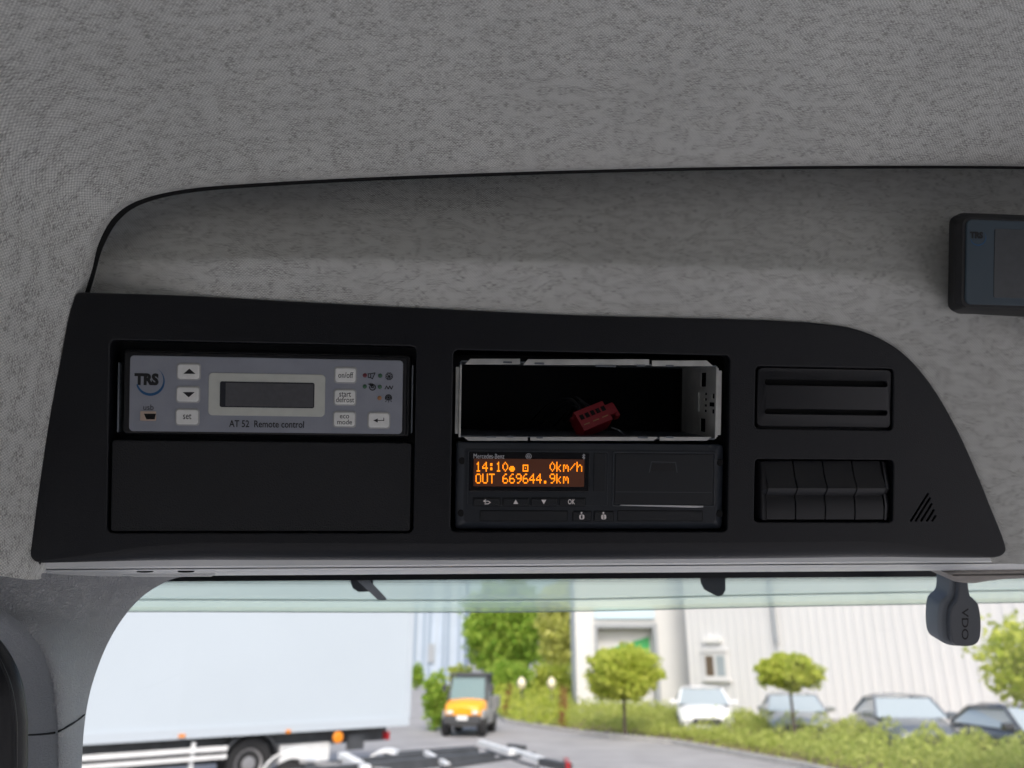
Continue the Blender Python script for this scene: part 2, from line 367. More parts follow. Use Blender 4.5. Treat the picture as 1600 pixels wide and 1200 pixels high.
# ---- overhead console
out_px = [(54, 878), (64, 880), (90, 880.6), (400, 882), (800, 882), (1200, 879), (1450, 875), (1530, 873), (1552, 872), (1564, 869.5), (1571, 864), (1572.5, 855), (1565, 832), (1550, 795), (1530, 745), (1506, 690), (1480, 640), (1452, 596), (1421, 560),
          (1386, 534), (1341, 515), (1290, 506), (1200, 500), (1050, 496), (900, 492), (700, 483), (500, 473), (300, 462), (200, 458.6), (145, 457), (124, 456.6), (117.5, 460), (114, 468), (105, 500), (90, 580), (75, 660), (60, 760), (48, 846), (46, 860), (47.5, 871)]
OUT = [uv(x, y) for x, y in out_px]
H = {'left': rrp(169, 536, 648, 833, 9), 'mid': rrp(706, 551, 1139, 831, 8), 'cover': rrp(1180, 574, 1396, 671, 7), 'switch': rrp(1179, 718, 1396, 816, 7)}
tri = [((1423, 814.5), (1450.5, 770.5), 1.6), ((1430.5, 814.5), (1453.5, 777.5), 1.6), ((1439, 814.5), (1456.5, 786.5), 1.6), ((1448, 814.5), (1459.5, 796), 1.6), ((1456.5, 814.5), (1462.5, 805), 1.6)]
for i, ((x0, y0), (x1, y1), r) in enumerate(tri):
    dx, dy = x1-x0, y1-y0; l = math.hypot(dx, dy); nx, ny = -dy/l*r, dx/l*r
    H['tri%d' % i] = [uv(*p) for p in ((x0+nx, y0+ny), (x1+nx, y1+ny), (x1-nx, y1-ny), (x0-nx, y0-ny))]
def ccw(p):
    a = sum(p[i-1][0]*p[i][1]-p[i][0]*p[i-1][1] for i in range(len(p))); return list(p) if a > 0 else list(reversed(p))
con = cthing('overhead_console', 'wide black plastic overhead console above the windscreen, rounded at its right end', 'console', 800, 880)
def console_body():
    mb = MB(); o = ccw(OUT); n = len(o)
    fine = smoothpath([Vector((x, y, 0)) for x, y in o]+[Vector((*o[0], 0))], 4)[:-1]
    o = [(p.x, p.y) for p in fine]; n = len(o)
    ins9 = inset(o, .0001)
    # the edge radius is large along the lower lip and small elsewhere
    vb = uv(800, 880)[1]
    nr = []
    for i in range(n):
        t = Vector(o[(i+1) % n])-Vector(o[i-1]); nrm = Vector((t.y, -t.x)).normalized()
        dn = max(0, -nrm.y); ue = min(max(0, min(o[i][0]-uv(58, 880)[0], uv(1556, 872)[0]-o[i][0]))/.09, 1); nr.append((nrm, .0016+.0135*dn**3*ue))
    rs = []
    for k in range(7):
        a = math.pi/2*k/6
        rs.append([Vector((o[i][0]-nr[i][0].x*nr[i][1]*(1-math.sin(a)), o[i][1]-nr[i][0].y*nr[i][1]*(1-math.sin(a)), -nr[i][1]*(1-math.cos(a)))) for i in range(n)])
    rs.append([Vector((o[i][0], o[i][1], -.022)) for i in range(n)])
    mb.rings(rs)
    outer = [Vector((p.x, p.y, 0)) for p in rs[0]]
    loops = [outer]; hr = .0009
    for k, h in H.items():
        h = ccw(h); big = inset(h, -hr if not k.startswith('tri') else -.0002)
        loops.append([Vector((x, y, 0)) for x, y in reversed(big)])
        e = hr if not k.startswith('tri') else .0002
        dep = {'left': .02, 'mid': .012, 'cover': .006, 'switch': .012}.get(k, .004)
        rr_ = []
        for q in range(4):
            a = math.pi/2*q/3; r_ = inset(h, -e*(1-math.sin(a))); rr_.append([Vector((x, y, -e*(1-math.cos(a)))) for x, y in r_])
        rr_.append([Vector((x, y, -dep)) for x, y in h]); mb.rings(rr_)
        if k != 'mid': mb.add([(x, y, -dep) for x, y in h], [tuple(range(len(h)))])
    flat = [p for l in loops for p in l]
    mb.add(flat, [t for t in tessellate_polygon(loops)])
    return mb
build('body', console_body(), 'console_plastic', con, angle=50)
# compartment flap
fl = build('compartment_flap', MB().prism(rrp(172, 690, 642, 831, 5), -.012, -.0012, .0012), 'flap_plastic', con)
# blank cover with two slots: bars in front of a dark back
cv = build('blank_cover', MB().add([(x, y, -.0055) for x, y in rrp(1182, 576, 1395, 669, 6)], [tuple(range(20))]), 'cavity_black', con)
def cover_face():
    u0, v0, u1, v1 = rect(1187, 577, 1394, 667); slots = [rect(1196, 594, 1388, 603), rect(1196, 640, 1388, 648)]
    out = [Vector((x, y, 0)) for x, y in rr(u0, v0, u1, v1, .003)]
    loops = [out]; mb = MB()
    for s in slots:
        h = rr(*s, .0018); loops.append([Vector((x, y, 0)) for x, y in reversed(h)])
        mb.rings([[Vector((x, y, 0)) for x, y in inset(h, -.0003)], [Vector((x, y, -.0004)) for x, y in h], [Vector((x, y, -.006)) for x, y in h]])
    loops2 = [out]+[[Vector((x, y, 0)) for x, y in reversed(inset(rr(*s, .0018), -.0003))] for s in slots]
    mb.add([p for l in loops2 for p in l], list(tessellate_polygon(loops2)))
    oo = [(p.x, p.y) for p in out]
    mb.rings([[Vector((x, y, 0)) for x, y in oo], [Vector((x, y, -.0006)) for x, y in inset(oo, -.0008)], [Vector((x, y, -.0055)) for x, y in inset(oo, -.001)]])
    uc = (u0+u1)/2; hw = (u1-u0)/2; vc = (v0+v1)/2; hv = (v1-v0)/2                    # gently pillowed face
    for p in mb.v: p.z += .0002-.0012*(abs(p.x-uc)/hw)**6-.0014*((p.y-vc)/hv)**2
    return mb
build('cover_face', cover_face(), 'switch_plastic', cv)
# four blank rocker switches + end caps
def rocker(x0, x1):
    prof = [(816, -.012), (814, -.0030), (812, -.0016), (800, -.0010), (785, -.0016), (776, -.0032), (770, -.0004), (764, .0016), (762.5, .0018), (758, .0008), (745, -.0026), (730, -.0050), (722, -.0062), (720, -.012)]
    mb = MB(); rs = []
    for x, d in ((x0, -.0006), (x0+.9, 0), (x1-.9, 0), (x1, -.0006)):
        rs.append([Vector((uv(x, y)[0], uv(x, y)[1], z+d)) for y, z in prof])
    return mb.rings(rs, True, True, True)
for x0, x1 in ((1198.3, 1244), (1245, 1290.6), (1291.6, 1337), (1338, 1382.6)):
    build('switch_blank', rocker(x0, x1), 'switch_plastic', con, angle=25)
def endcap(x0, x1, z0, z1):
    mb = MB(); rs = []
    for t in range(6):
        a = t/5; x = x0+(x1-x0)*a; z = z0+(z1-z0)*math.sin(a*math.pi/2)
        rs.append([Vector((*uv(x, y), zz)) for y, zz in ((816, -.012), (813, z-.002), (790, z-.0012), (772, z-.003), (764, z), (745, z-.0022), (722, z-.005), (720, -.012))])
    return mb.rings(rs, True, True, True)
build('switch_end_cap', endcap(1184, 1197.6, -.008, .0012), 'switch_plastic', con, angle=30)
build('switch_end_cap', endcap(1395.2, 1383.4, -.0035, .0008), 'switch_plastic', con, angle=30)

# ---- refrigeration remote control unit
tz = -.0045
ru = cthing('remote_control_unit', 'grey-faced remote control unit lettered AT 52, with white buttons, in the left console bay', 'control unit', 415, 680, tz)
build('housing', MB().prism(rrp(186, 549, 641, 682, 7), -.019, tz-.0015, .002).prism(rrp(193, 553, 636, 680, 6, tz), tz-.004, tz+.0005, .0015), 'black_plastic', ru)
build('side_clip', MB().prism(rrp(180.5, 566, 183, 676, 1), -.016, -.003, .0003), 'cage_dark', ru)
build('side_clip', MB().prism(rrp(642.5, 570, 645, 677, 1), -.016, -.003, .0003), 'cage_dark', ru)
ff = tz+.002
def slanted(x0, y0, x1, y1, skew=0):  # small shear so that the face keeps its own slight roll inside the bay
    return rrp(x0, y0, x1, y1, 6, ff)
build('faceplate', MB().prism(slanted(202, 559, 629, 676), tz-.001, ff, .0006), 'grey_face', ru)
for nm, bx in (('up', (276, 567, 314, 594)), ('down', (275, 603, 313, 629.5)), ('set', (274, 638, 312, 665)), ('onoff', (522, 573, 558, 599)), ('defrost', (521, 607.5, 557, 634)), ('eco', (520, 642, 556.5, 668)), ('enter', (574, 643.5, 610, 670))):
    bt = build('button', MB().prism(rrp(*bx, 5, ff), ff-.0004, ff+.0005, .0005), 'button_rim', ru)
    build('button_cap', MB().prism(rrp(bx[0]+2, bx[1]+2, bx[2]-2, bx[3]-2, 4, ff), ff, ff+.0013, .0007), 'button_white', bt)
    z = ff+.00135; cx, cy = (bx[0]+bx[2])/2, (bx[1]+bx[3])/2
    if nm in ('up', 'down'):
        s = 1 if nm == 'up' else -1
        build('arrow_symbol', MB().add([(*uv(cx-9.5, cy+3.6*s), z), (*uv(cx+9.5, cy+3.6*s), z), (*uv(cx, cy-4.6*s), z)], [(0, 1, 2)]), 'print_black', bt, False)
    elif nm == 'enter':
        a = MB(); q = lambda x0, y0, x1, y1: a.add([(*uv(x0, y0), z), (*uv(x1, y0), z), (*uv(x1, y1), z), (*uv(x0, y1), z)], [(0, 1, 2, 3)])
        q(cx-4, cy-.2, cx+8, cy+1); q(cx+6.9, cy-4, cx+8, cy-.2); a.add([(*uv(cx-9, cy+.4), z), (*uv(cx-2, cy-2.8), z), (*uv(cx-2, cy+3.6), z)], [(0, 1, 2)])
        build('arrow_symbol', a, 'print_black', bt, False)
    else:
        for s, b in {'set': [('set', (286, 646.5, 299, 655))], 'onoff': [('on/off', (528.5, 581.5, 552, 590.5))], 'defrost': [('start', (530, 612.5, 548.5, 620)), ('defrost', (525, 620.5, 553.5, 628.5))], 'eco': [('eco', (531, 648.5, 545.5, 653.8)), ('mode', (527, 655.5, 550, 663))]}[nm]:
            text('lettering', s, b, z, 'print_black', bt, .004)
sb = build('screen_bezel', MB().prism(rrp(326, 584, 508, 650, 6, ff), ff-.0004, ff+.0006, .0004), 'bezel_white', ru)
build('screen_recess', MB().prism(rrp(344, 597, 491.5, 637, 3, ff), ff, ff+.0008), 'lcd_edge', sb)
build('screen', MB().prism(rrp(353, 599, 490, 635.5, 1, ff), ff, ff+.00095), 'lcd_grey', sb)
text('lettering', 'AT 52  Remote control', (358, 657, 475, 668), ff+.0002, 'print_black', ru, .012)
text('lettering', 'usb', (224, 632, 240, 640.5), ff+.0002, 'print_black', ru, 0)
def logo(ru, box, c, r, z, ms, th0, th1, wmax):
    text('logo_lettering', 'TRS', box, z, 'print_black', ru, .06)
    a = MB(); p = []; q = []
    for k in range(41):
        t = k/40; an = math.radians(th0+(th1-th0)*t); wd = wmax*(math.sin(math.pi*min(1, .12+t*.9))**1.2)+.4*wmax*(1-t)
        x, y = c[0]+r*math.cos(an), c[1]+r*math.sin(an); x2, y2 = c[0]+(r-wd)*math.cos(an), c[1]+(r-wd)*math.sin(an)
        p.append((*uv(x, y, z), z)); q.append((*uv(x2, y2, z), z))
    a.rings([p, q], closed=False); build('logo_ring', a, 'logo_blue', ru, False)
logo(ru, (210, 583, 248, 602), (235, 596), 22.5, ff+.0002, 1, 168, -65, 3.4)
usb = build('usb_socket', MB().prism(rrp(219.5, 642.5, 244, 657.5, 1, ff), ff-.0004, ff+.0004), 'usb_metal', ru)
build('usb_opening', MB().add([(*uv(x, y), ff+.0005) for x, y in ((223, 646.5), (242, 646.5), (240, 655.5), (227, 655.5))], [(0, 1, 2, 3)]), 'cavity_black', usb, False)
for x, y, m in ((570, 586.5, 'led_red'), (594, 587, 'led_green'), (570, 604, 'led_green'), (593.5, 604.5, 'led_green'), (593, 622, 'led_amber')):
    c = uv(x, y, ff); mb = MB()
    rs = [[Vector((c[0]+math.cos(t/12*2*math.pi)*3.5*PX*k, c[1]+math.sin(t/12*2*math.pi)*3.5*PX*k, ff+h)) for t in range(12)] for k, h in ((1, 0), (.85, .0005), (.45, .0008))]
    build('indicator_light', mb.rings(rs, True, False, True), m, ru)
def strokes(lines, th, z, bx=None):
    mb = MB()
    for l in lines:
        for (x0, y0), (x1, y1) in zip(l, l[1:]):
            a = Vector(uv(x0, y0, z)); b = Vector(uv(x1, y1, z)); d = (b-a).normalized(); n = Vector((-d.y, d.x))*th*PX/2; d = d*th*PX*.3
            mb.add([(*(a-d+n), z), (*(a-d-n), z), (*(b+d-n), z), (*(b+d+n), z)], [(0, 1, 2, 3)])
    return mb
z = ff+.0003
def star(cx, cy, r):
    ls = []
    for k in range(4):
        a = k*math.pi/4; ls.append([(cx-r*math.cos(a), cy-r*math.sin(a)), (cx+r*math.cos(a), cy+r*math.sin(a))])
    for k in range(8):
        a = k*math.pi/4
        for s in (-1, 1): ls.append([(cx+r*.6*math.cos(a), cy+r*.6*math.sin(a)), (cx+r*math.cos(a+s*.35), cy+r*math.sin(a+s*.35))])
    return ls
def circ(cx, cy, r, a0=0, a1=360, n=16): return [(cx+r*math.cos(math.radians(a0+(a1-a0)*k/n)), cy+r*math.sin(math.radians(a0+(a1-a0)*k/n))) for k in range(n+1)]
build('snowflake_symbol', strokes(star(608, 588, 6), .75, z), 'print_black', ru, False)
build('horn_symbol', strokes([[(575.5, 584), (575.5, 590), (579, 590), (579, 584), (575.5, 584)], [(579, 584), (586, 582.5), (582, 592), (579, 590)]], 1.2, z), 'print_black', ru, False)
build('hand_symbol', strokes([circ(582, 605, 4.6, -110, 190), [(576, 600), (581, 604), (578, 599), (582, 603), (581, 599), (584, 604)], [(580, 605), (584, 606)]], 1.3, z), 'print_black', ru, False)
build('heater_symbol', strokes([[(601.5, 608), (604, 603), (606.5, 608), (609, 603), (611.5, 608), (614, 603)]], 1.2, z), 'print_black', ru, False)
build('defrost_symbol', strokes(star(607, 621, 4.6)+[circ(607, 622, 5.2, 150, 390), [(602, 628), (604, 626)], [(607, 629), (607, 626)], [(612, 628), (610, 626)]], .75, z), 'print_black', ru, False)

# ---- empty radio slot: steel mounting cage
cg = cthing('radio_cage', 'empty steel radio mounting cage with bent tabs, in the upper middle bay', 'mounting cage', 920, 690, -.004)
cz = -.004; D = -.085
u0, v0, u1, v1 = rect(720, 569, 1118, 683, cz)
tk = .0009
build('side_wall', MB().box(u0-tk, v0, D, u0, v1, cz), 'cage_dark', cg, False)
def wall_right():
    """right wall of the cage with real cut-outs (built in w/v and extruded in u)"""
    vv = lambda y: v0+(683-y)/(683-569)*(v1-v0); ww = lambda x: cz+(1118-x)/34*(-.064)
    out = [Vector((D, v0, 0)), Vector((cz, v0, 0)), Vector((cz, v1, 0)), Vector((D, v1, 0))]
    holes = [(1100, 578, 1106.5, 601), (1100, 654, 1106.5, 676), (1113.5, 612, 1117.4, 620), (1110, 626, 1117, 633), (1113.5, 637, 1117.4, 644), (1104.5, 611, 1108, 615), (1104.5, 620, 1108, 624), (1104.5, 630, 1108, 634), (1104.5, 639, 1108, 643)]
    loops = [out]; mb = MB()
    for (x0, y0, x1, y1) in holes:
        a, b = ww(x0), ww(x1); c, d = vv(y1), vv(y0)
        loops.append([Vector((a, c, 0)), Vector((a, d, 0)), Vector((b, d, 0)), Vector((b, c, 0))])
    tr = list(tessellate_polygon(loops)); fl_ = [p for l in loops for p in l]
    for uu in (u1, u1+tk): mb.add([(uu, p.y, p.x) for p in fl_], tr)
    for l in loops: mb.rings([[Vector((u1, p.y, p.x)) for p in l], [Vector((u1+tk, p.y, p.x)) for p in l]])
    return mb
rw = build('side_wall', wall_right(), 'cage_steel', cg, False)
def emb(x0, y0, x1, y1):
    vv = lambda y: v0+(683-y)/(683-569)*(v1-v0); ww = lambda x: cz+(1118-x)/34*(-.064)
    return MB().box(u1-.0012, vv(y1), ww(x0), u1-.0001, vv(y0), ww(x1))
build('spring_tongue', emb(1090, 611, 1099, 643), 'cage_steel', rw, False)
build('top_wall', MB().box(u0, v1, D, u1, v1+tk, cz), 'cage_dark', cg, False)
build('bottom_wall', MB().box(u0, v0-tk, D, u1, v0, cz), 'cage_dark', cg, False)
def tab(x0, x1, up, c0, c1):
    """flange tab bent outwards from the cage edge, ends cut at an angle"""
    y_in, y_out = (569.5, 560.5) if up else (682.5, 688.5); tilt = (x0-730)*.009 if up else 0
    P = [uv(x0, y_in+tilt, cz), uv(x1, y_in+tilt, cz), uv(x1-c1, y_out+tilt, cz), uv(x0+c0, y_out+tilt, cz)]
    if up: P = P
    P = ccw(P); return MB().prism(P, cz-.0004, cz+.0006, .0003)
for a in ((733-7, 812.5, True, 9, 0), (817, 1014, True, 8, 0), (1018.5, 1114, True, 0, 10), (724, 824.5, False, 8, 0), (828.5, 1028, False, 0, 7), (1030.5, 1112, False, 0, 8)):
    build('flange_tab', tab(*a), 'cage_steel', cg)
for b, m in (((711.5, 573, 717, 678), -.0015), ((717.4, 569.5, 720.6, 683), 0), ((1118.4, 575, 1122, 683), 0), ((1122.6, 579, 1128, 680), -.0015)):
    build('side_flange', MB().prism(rrp(*b, 1, cz), cz+m-.003, cz+m+.0005, .0003), 'cage_steel', cg)
for x0, x1, y in ((786, 800, 565.8), (835, 850, 567.6), (930, 962, 571.5), (994, 1008, 571), (1040, 1052, 571.5), (760, 775, 682), (792, 802, 681.5), (838, 848, 683), (996, 1012, 683), (1040, 1052, 682.5)):
    build('spring_clip', MB().prism(rrp(x0, y-1.2, x1, y+1.8, 1, cz), cz-.002, cz+.0011, .0003), 'cage_dark', cg)
# dark duct behind the cage and around both middle units
mid = rect(705, 549, 1140, 833)
dz = MB(); a0, b0, a1, b1 = mid
dz.rings([[Vector((a0, b0, -.0118)), Vector((a1, b0, -.0118)), Vector((a1, b1, -.0118)), Vector((a0, b1, -.0118))], [Vector((a0, b0, -.13)), Vector((a1, b0, -.13)), Vector((a1, b1, -.13)), Vector((a0, b1, -.13))]], True, False, True)
build('bay_lining', dz, 'lining', con, False)
# ---- red plug
plug = cthing('connector_plug', 'red multi-pin wiring plug lying loose in the empty radio slot', 'plug', 930, 676, -.03)
pz = -.034; c = uvw(928, 653, pz)
def plug_part(*boxes):
    mb = MB()
    for b in boxes: mb.box(*b)
    Mx = Matrix.Translation(c) @ Matrix.Rotation(math.radians(27), 4, 'Z') @ Matrix.Rotation(math.radians(-24), 4, 'X') @ Matrix.Rotation(math.radians(14), 4, 'Y')
    mb.v = [Mx @ p for p in mb.v]; return mb
pb = build('plug_body', plug_part((-.0145, -.0085, -.012, .0105, .0065, .006)), 'red_plastic', plug, False)
build('plug_latch', plug_part((.0107, -.0035, -.008, .0185, .0052, .003), (.0165, -.006, -.006, .020, .0045, .001)), 'red_plastic', plug, False)
build('plug_top_rail', plug_part((-.0148, .0066, -.010, .0108, .0088, -.004), (-.0148, .0066, .001, .0108, .0084, .0055)), 'red_plastic', plug, False)
for k in range(5): build('pin_socket', plug_part((-.0125+k*.0047, .0002, .0061, -.0093+k*.0047, .0042, .0064)), 'cavity_black', plug, False)
for k in range(3): build('rib', plug_part((-.0125+k*.008, -.0045, .0061, -.0075+k*.008, -.0038, .0066)), 'led_amber', plug, False)
for k in range(6):
    x = 895+k*7; st = uvw(x+12, 640+(k % 3)*6, pz-.006)
    pth = smoothpath([st, st+Vector((-.006-.002*k, .008+.001*(k % 2), -.012)), st+Vector((-.02+.004*k, .004, -.03)), st+Vector((-.03+.006*k, -.012, -.07))], 5)
    build('wire', MB().tube(pth, .0009, 6), 'wire_black', plug)
build('wire', MB().tube(smoothpath([uvw(955, 668, pz-.004), uvw(966, 672, pz-.002), uvw(975, 678, pz-.006), uvw(985, 683, pz-.02)], 5), .0006, 6), 'cage_dark', plug)

# ---- tachograph
tc = cthing('tachograph', 'black digital tachograph with orange lit display, printer drawer and card slots', 'tachograph', 922, 828, -.003)
z0 = -.0022
def tacho_body():
    mb = MB(); rs = []
    for i_, z in ((0, -.03), (0, z0-.0042), (1.3, z0-.0034), (12, z0-.0004), (13.5, z0)):
        rs.append([Vector((x, y, z)) for x, y in rrp(712+i_, 693+i_*.75, 1132-i_, 828-i_*.9, 6, z0)])
    return (MB().rings(rs[:4]), MB().rings(rs[3:], True, False, True))
tb_ = tacho_body(); build('front_rim', tb_[0], 'tacho_rim_highlight', tc, angle=20); build('front_plate', tb_[1], 'tacho_body', tc, angle=20)
for x, y in ((722, 720), (720.5, 802), (1125.5, 723), (1124.5, 803)):
    c_ = uv(x, y, z0); 
    build('release_hole', MB().rings([[Vector((c_[0]+math.cos(k/14*6.2832)*r, c_[1]+math.sin(k/14*6.2832)*r, z0+h)) for k in range(14)] for r, h in ((.0025, -.004), (.0025, -.0003), (.0019, -.0001))], True, False, True), 'cavity_black', tc)
dp = build('display_window', MB().prism(rrp(733, 707, 921, 768, 2, z0), z0-.001, z0+.0007, .0005), 'tacho_glass', tc)
build('display', MB().prism(rrp(740, 717, 912.5, 760, 1, z0), z0, z0+.0009), 'lcd_glow', dp, False)
text('lettering', 'Mercedes-Benz', (740, 709, 788, 716.5), z0+.00085, 'tacho_fine', dp, .0)
build('approval_mark', strokes([circ(826, 713, 4.2), circ(826, 713, 2.2, 20, 330), [(823.5, 713), (828, 713)]], .8, z0+.00085), 'tacho_fine', dp, False)
build('wireless_mark', strokes([[(910, 711.5), (914, 715.5), (912, 717.5), (912, 709.5), (914, 711.5), (910, 715.5)]], .8, z0+.00085), 'tacho_fine', dp, False)
G = {'1': '00100 01100 00100 00100 00100 00100 01110', '4': '00010 00110 01010 10010 11111 00010 00010', ':': '00000 01100 01100 00000 01100 01100 00000', '0': '00100 01010 10001 10001 10001 01010 00100',
     '*': '00000 00000 00000 01110 11111 11111 01110', 'o': '00000 00000 11111 10001 10101 10001 11111', 'k': '10000 10000 10010 10100 11000 10100 10010', 'm': '00000 00000 11010 10101 10101 10001 10001',
     '/': '00000 00001 00010 00100 01000 10000 00000', 'h': '10000 10000 10110 11001 10001 10001 10001', 'O': '01110 10001 10001 10001 10001 10001 01110', 'U': '10001 10001 10001 10001 10001 10001 01110',
     'T': '11111 00100 00100 00100 00100 00100 00100', '6': '00110 01000 10000 11110 10001 10001 01110', '9': '01110 10001 10001 01111 00001 00010 01100', '.': '00000 00000 00000 00000 00000 01100 01100'}
def matrix_line(s, x, y, dx, ch, cw):
    mb = MB(); zz = z0+.00105; g = .1
    for i, chh in enumerate(s):
        if chh == ' ': continue
        for r, row in enumerate(G[chh].split()):
            for q, b in enumerate(row):
                if b == '1':
                    xa = x+i*dx+q*cw/5+g; ya = y+r*ch/7+g; xb = xa+cw/5-2*g; yb = ya+ch/7-2*g
                    mb.add([(*uv(xa, ya, zz), zz), (*uv(xb, ya, zz), zz), (*uv(xb, yb, zz), zz), (*uv(xa, yb, zz), zz)], [(0, 1, 2, 3)])
    return mb
build('display_lettering', matrix_line('14:10* o   0km/h', 743, 721.5, 10.52, 15.5, 8.9), 'lcd_orange', dp, False)
build('display_lettering', matrix_line('OUT 669644.9km', 743, 740, 10.52, 15.5, 8.9), 'lcd_orange', dp, False)
build('side_key', MB().prism(rrp(927.5, 708, 946, 768, 1.5, z0), z0-.001, z0+.0006, .0004), 'tacho_key', tc)
def frame_line(nm, b, par, wd=1.2, h=.0004, m='tacho_body', r=3):
    o = rrp(*b, r, z0); mb = MB(); i_ = inset(o, wd*PX)
    mb.rings([[Vector((x, y, z0-.0003)) for x, y in o], [Vector((x, y, z0+h)) for x, y in inset(o, .25*wd*PX)], [Vector((x, y, z0+h)) for x, y in inset(o, .75*wd*PX)], [Vector((x, y, z0-.0003)) for x, y in i_]])
    return build(nm, mb, m, par)
frame_line('key_surround', (731, 705, 950, 790), tc, .9, .0003, 'tacho_edge')
frame_line('drawer_surround', (957, 706, 1117, 791.5), tc, 2.0, .0009, 'tacho_edge')
dr = build('printer_drawer', MB().prism(rrp(960.5, 709, 1113.5, 788, 2, z0), z0-.001, z0+.0006, .0005), 'tacho_key', tc)
build('drawer_grip', strokes([[(1014.5, 738), (1018, 721.5), (1055.5, 722.5), (1058, 738)]], 1.5, z0+.0009), 'tacho_edge', dr, False)
build('drawer_grip', MB().prism([uv(x, y, z0) for x, y in ((1016, 736), (1057, 736), (1055, 724), (1019, 723.5))], z0, z0+.0008), 'black_plastic', dr, False)
build('tear_edge', strokes([[(962, 768.5), (1112, 769.5)]], .9, z0+.0008), 'tacho_edge', dr, False)
build('paper_edge', MB().prism([uv(x, y, z0) for x, y in ((968, 789.5), (1040, 791.6), (1085, 793), (1098, 792.2), (1098, 790.2), (1050, 789.2), (970, 788.4))], z0, z0+.0012), 'paper_white', dr, False)
for i, (xa, xb) in enumerate(((739.5, 781), (786, 826), (830, 870), (874, 914))):
    k = build('key', MB().prism(rrp(xa, 778.5, xb, 790, 1, z0), z0-.001, z0+.0008, .0006), 'tacho_key', tc); zz = z0+.0011; cx = (xa+xb)/2; cy = 784.5
    frame_line('key_gap', (xa-1.2, 777, xb+1.2, 791.2), k, 1.0, .0002, 'cavity_black', 1.5)
    if i == 0: g = strokes([[(755, 783), (763, 783), (766, 785), (763, 787.3), (757.5, 787.3)], [(759, 780.7), (755.5, 783), (759, 785)]], 1.3, zz)
    elif i == 3: text('lettering', 'OK', (887.5, 780, 898.5, 788), zz, 'tacho_print', k, .02); continue
    else:
        s = 1 if i == 1 else -1; g = MB().add([(*uv(cx-4, cy+3.3*s), zz), (*uv(cx+4, cy+3.3*s), zz), (*uv(cx, cy-3.7*s), zz)], [(0, 1, 2)])
    build('symbol', g, 'tacho_print', k, False)
for b in ((750.5, 798.5, 886, 813.5), (965.5, 798.5, 1097, 813.5)):
    cs = build('card_slot', MB().prism(rrp(*b, 1, z0), z0-.001, z0+.0003, .0002), 'tacho_key', tc)
    frame_line('slot_gap', (b[0]-1, b[1]-1, b[2]+1, b[3]+1), cs, 1.2, .00035, 'cavity_black', 1.5)
for xa, xb, s in ((895, 923, '1'), (928.5, 958, '2')):
    k = build('driver_key', MB().prism(rrp(xa, 799, xb, 813.5, 1, z0), z0-.001, z0+.0008, .0006), 'tacho_key', tc); zz = z0+.0011; cx = (xa+xb)/2
    frame_line('key_gap', (xa-1.2, 797.8, xb+1.2, 814.7), k, 1.0, .0002, 'cavity_black', 1.5)
    hd = circ(cx, 801.8, 1.5)[:-1]; g = MB().add([(*uv(x, y), zz) for x, y in hd], [tuple(range(len(hd)))])
    bd = rrp(cx-4, 804, cx+4, 811.5, 2.5, zz); g.add([(x, y, zz) for x, y in bd], [tuple(range(len(bd)))])
    build('driver_symbol', g, 'tacho_print', k, False); text('lettering', s, (cx-1.2, 805.2, cx+1.2, 810.3), zz+.0002, 'print_black', k, .02)

# ---- small monitor on the right
mo = cthing('monitor', 'small black monitor with bluish grey face and TRS logo, at far right', 'monitor', 1620, 490, .0)
mz = .022
def monitor_body():
    mb = MB(); rs = []
    for bx, r, z in (((1494, 338, 1800, 500), 14, -.02), ((1490, 338, 1790, 495), 14, .002), ((1482, 342, 1785, 491), 14, .010), ((1492, 343.5, 1772, 486), 14, mz-.004), ((1503, 345, 1768, 483), 12, mz)):
        rs.append([Vector((x, y, z)) for x, y in rrp(*bx, r, z, 5)])
    return mb.rings(rs, True, True, True)
build('housing', monitor_body(), 'black_plastic', mo, angle=30)
build('faceplate', MB().prism(rrp(1508, 347.5, 1760, 479, 9, mz), mz-.001, mz+.0012, .0008), 'monitor_face', mo)
s_ = build('screen', MB().prism(rrp(1551, 361, 1720, 467.5, 3, mz), mz, mz+.0016, .0003), 'monitor_lcd', mo)
logo(mo, (1515.5, 362, 1536, 372.5), (1528.5, 371.5), 12.5, mz+.0015, 1, 170, -60, 1.5)
for y in (371, 383): build('vent_slot', MB().box(*uv(1484.6, y+2, .010), .0085, *uv(1490, y-2, .010), .0125), 'cavity_black', mo, False)

# ---- header trim under the console (light grey plastic, windscreen top)
ht = MB(); rows = []
for y, z in ((862, -.018), (881.5, -.020), (883.2, -.024), (884, -.032), (884.4, -.040), (885.6, -.041), (886, -.037), (887.6, -.040), (888.6, -.048), (889, -.058), (890.2, -.060), (893, -.074), (895, -.092), (896, -.106), (896.2, -.112), (885, -.118)):
    rows.append([CM @ uvw(x, y-(x-800)*.0068+(1.6 if x < 700 else 0)*0, z) for x in range(-60, 1761, 65)])
trim = struct(build('header_trim', MB().rings(rows, closed=False), 'header_plastic', angle=25))
hp = build('hinge_plate', MB().prism([uv(x, y, -.075) for x, y in ((186, 897), (212, 901.5), (330, 901), (345, 893), (190, 890))], -.09, -.074, .001), 'header_plastic', trim); hp.matrix_basis = CM
for x in (226, 290):
    e = [uvw(x+13*math.cos(k/16*6.2832), 893.4+1.5*math.sin(k/16*6.2832), -.046) for k in range(16)]
    o = build('screw_recess', MB().rings([e, [p+Vector((0, 0, -.002)) for p in e]], True, True, True), 'cavity_black', trim); o.matrix_basis = CM

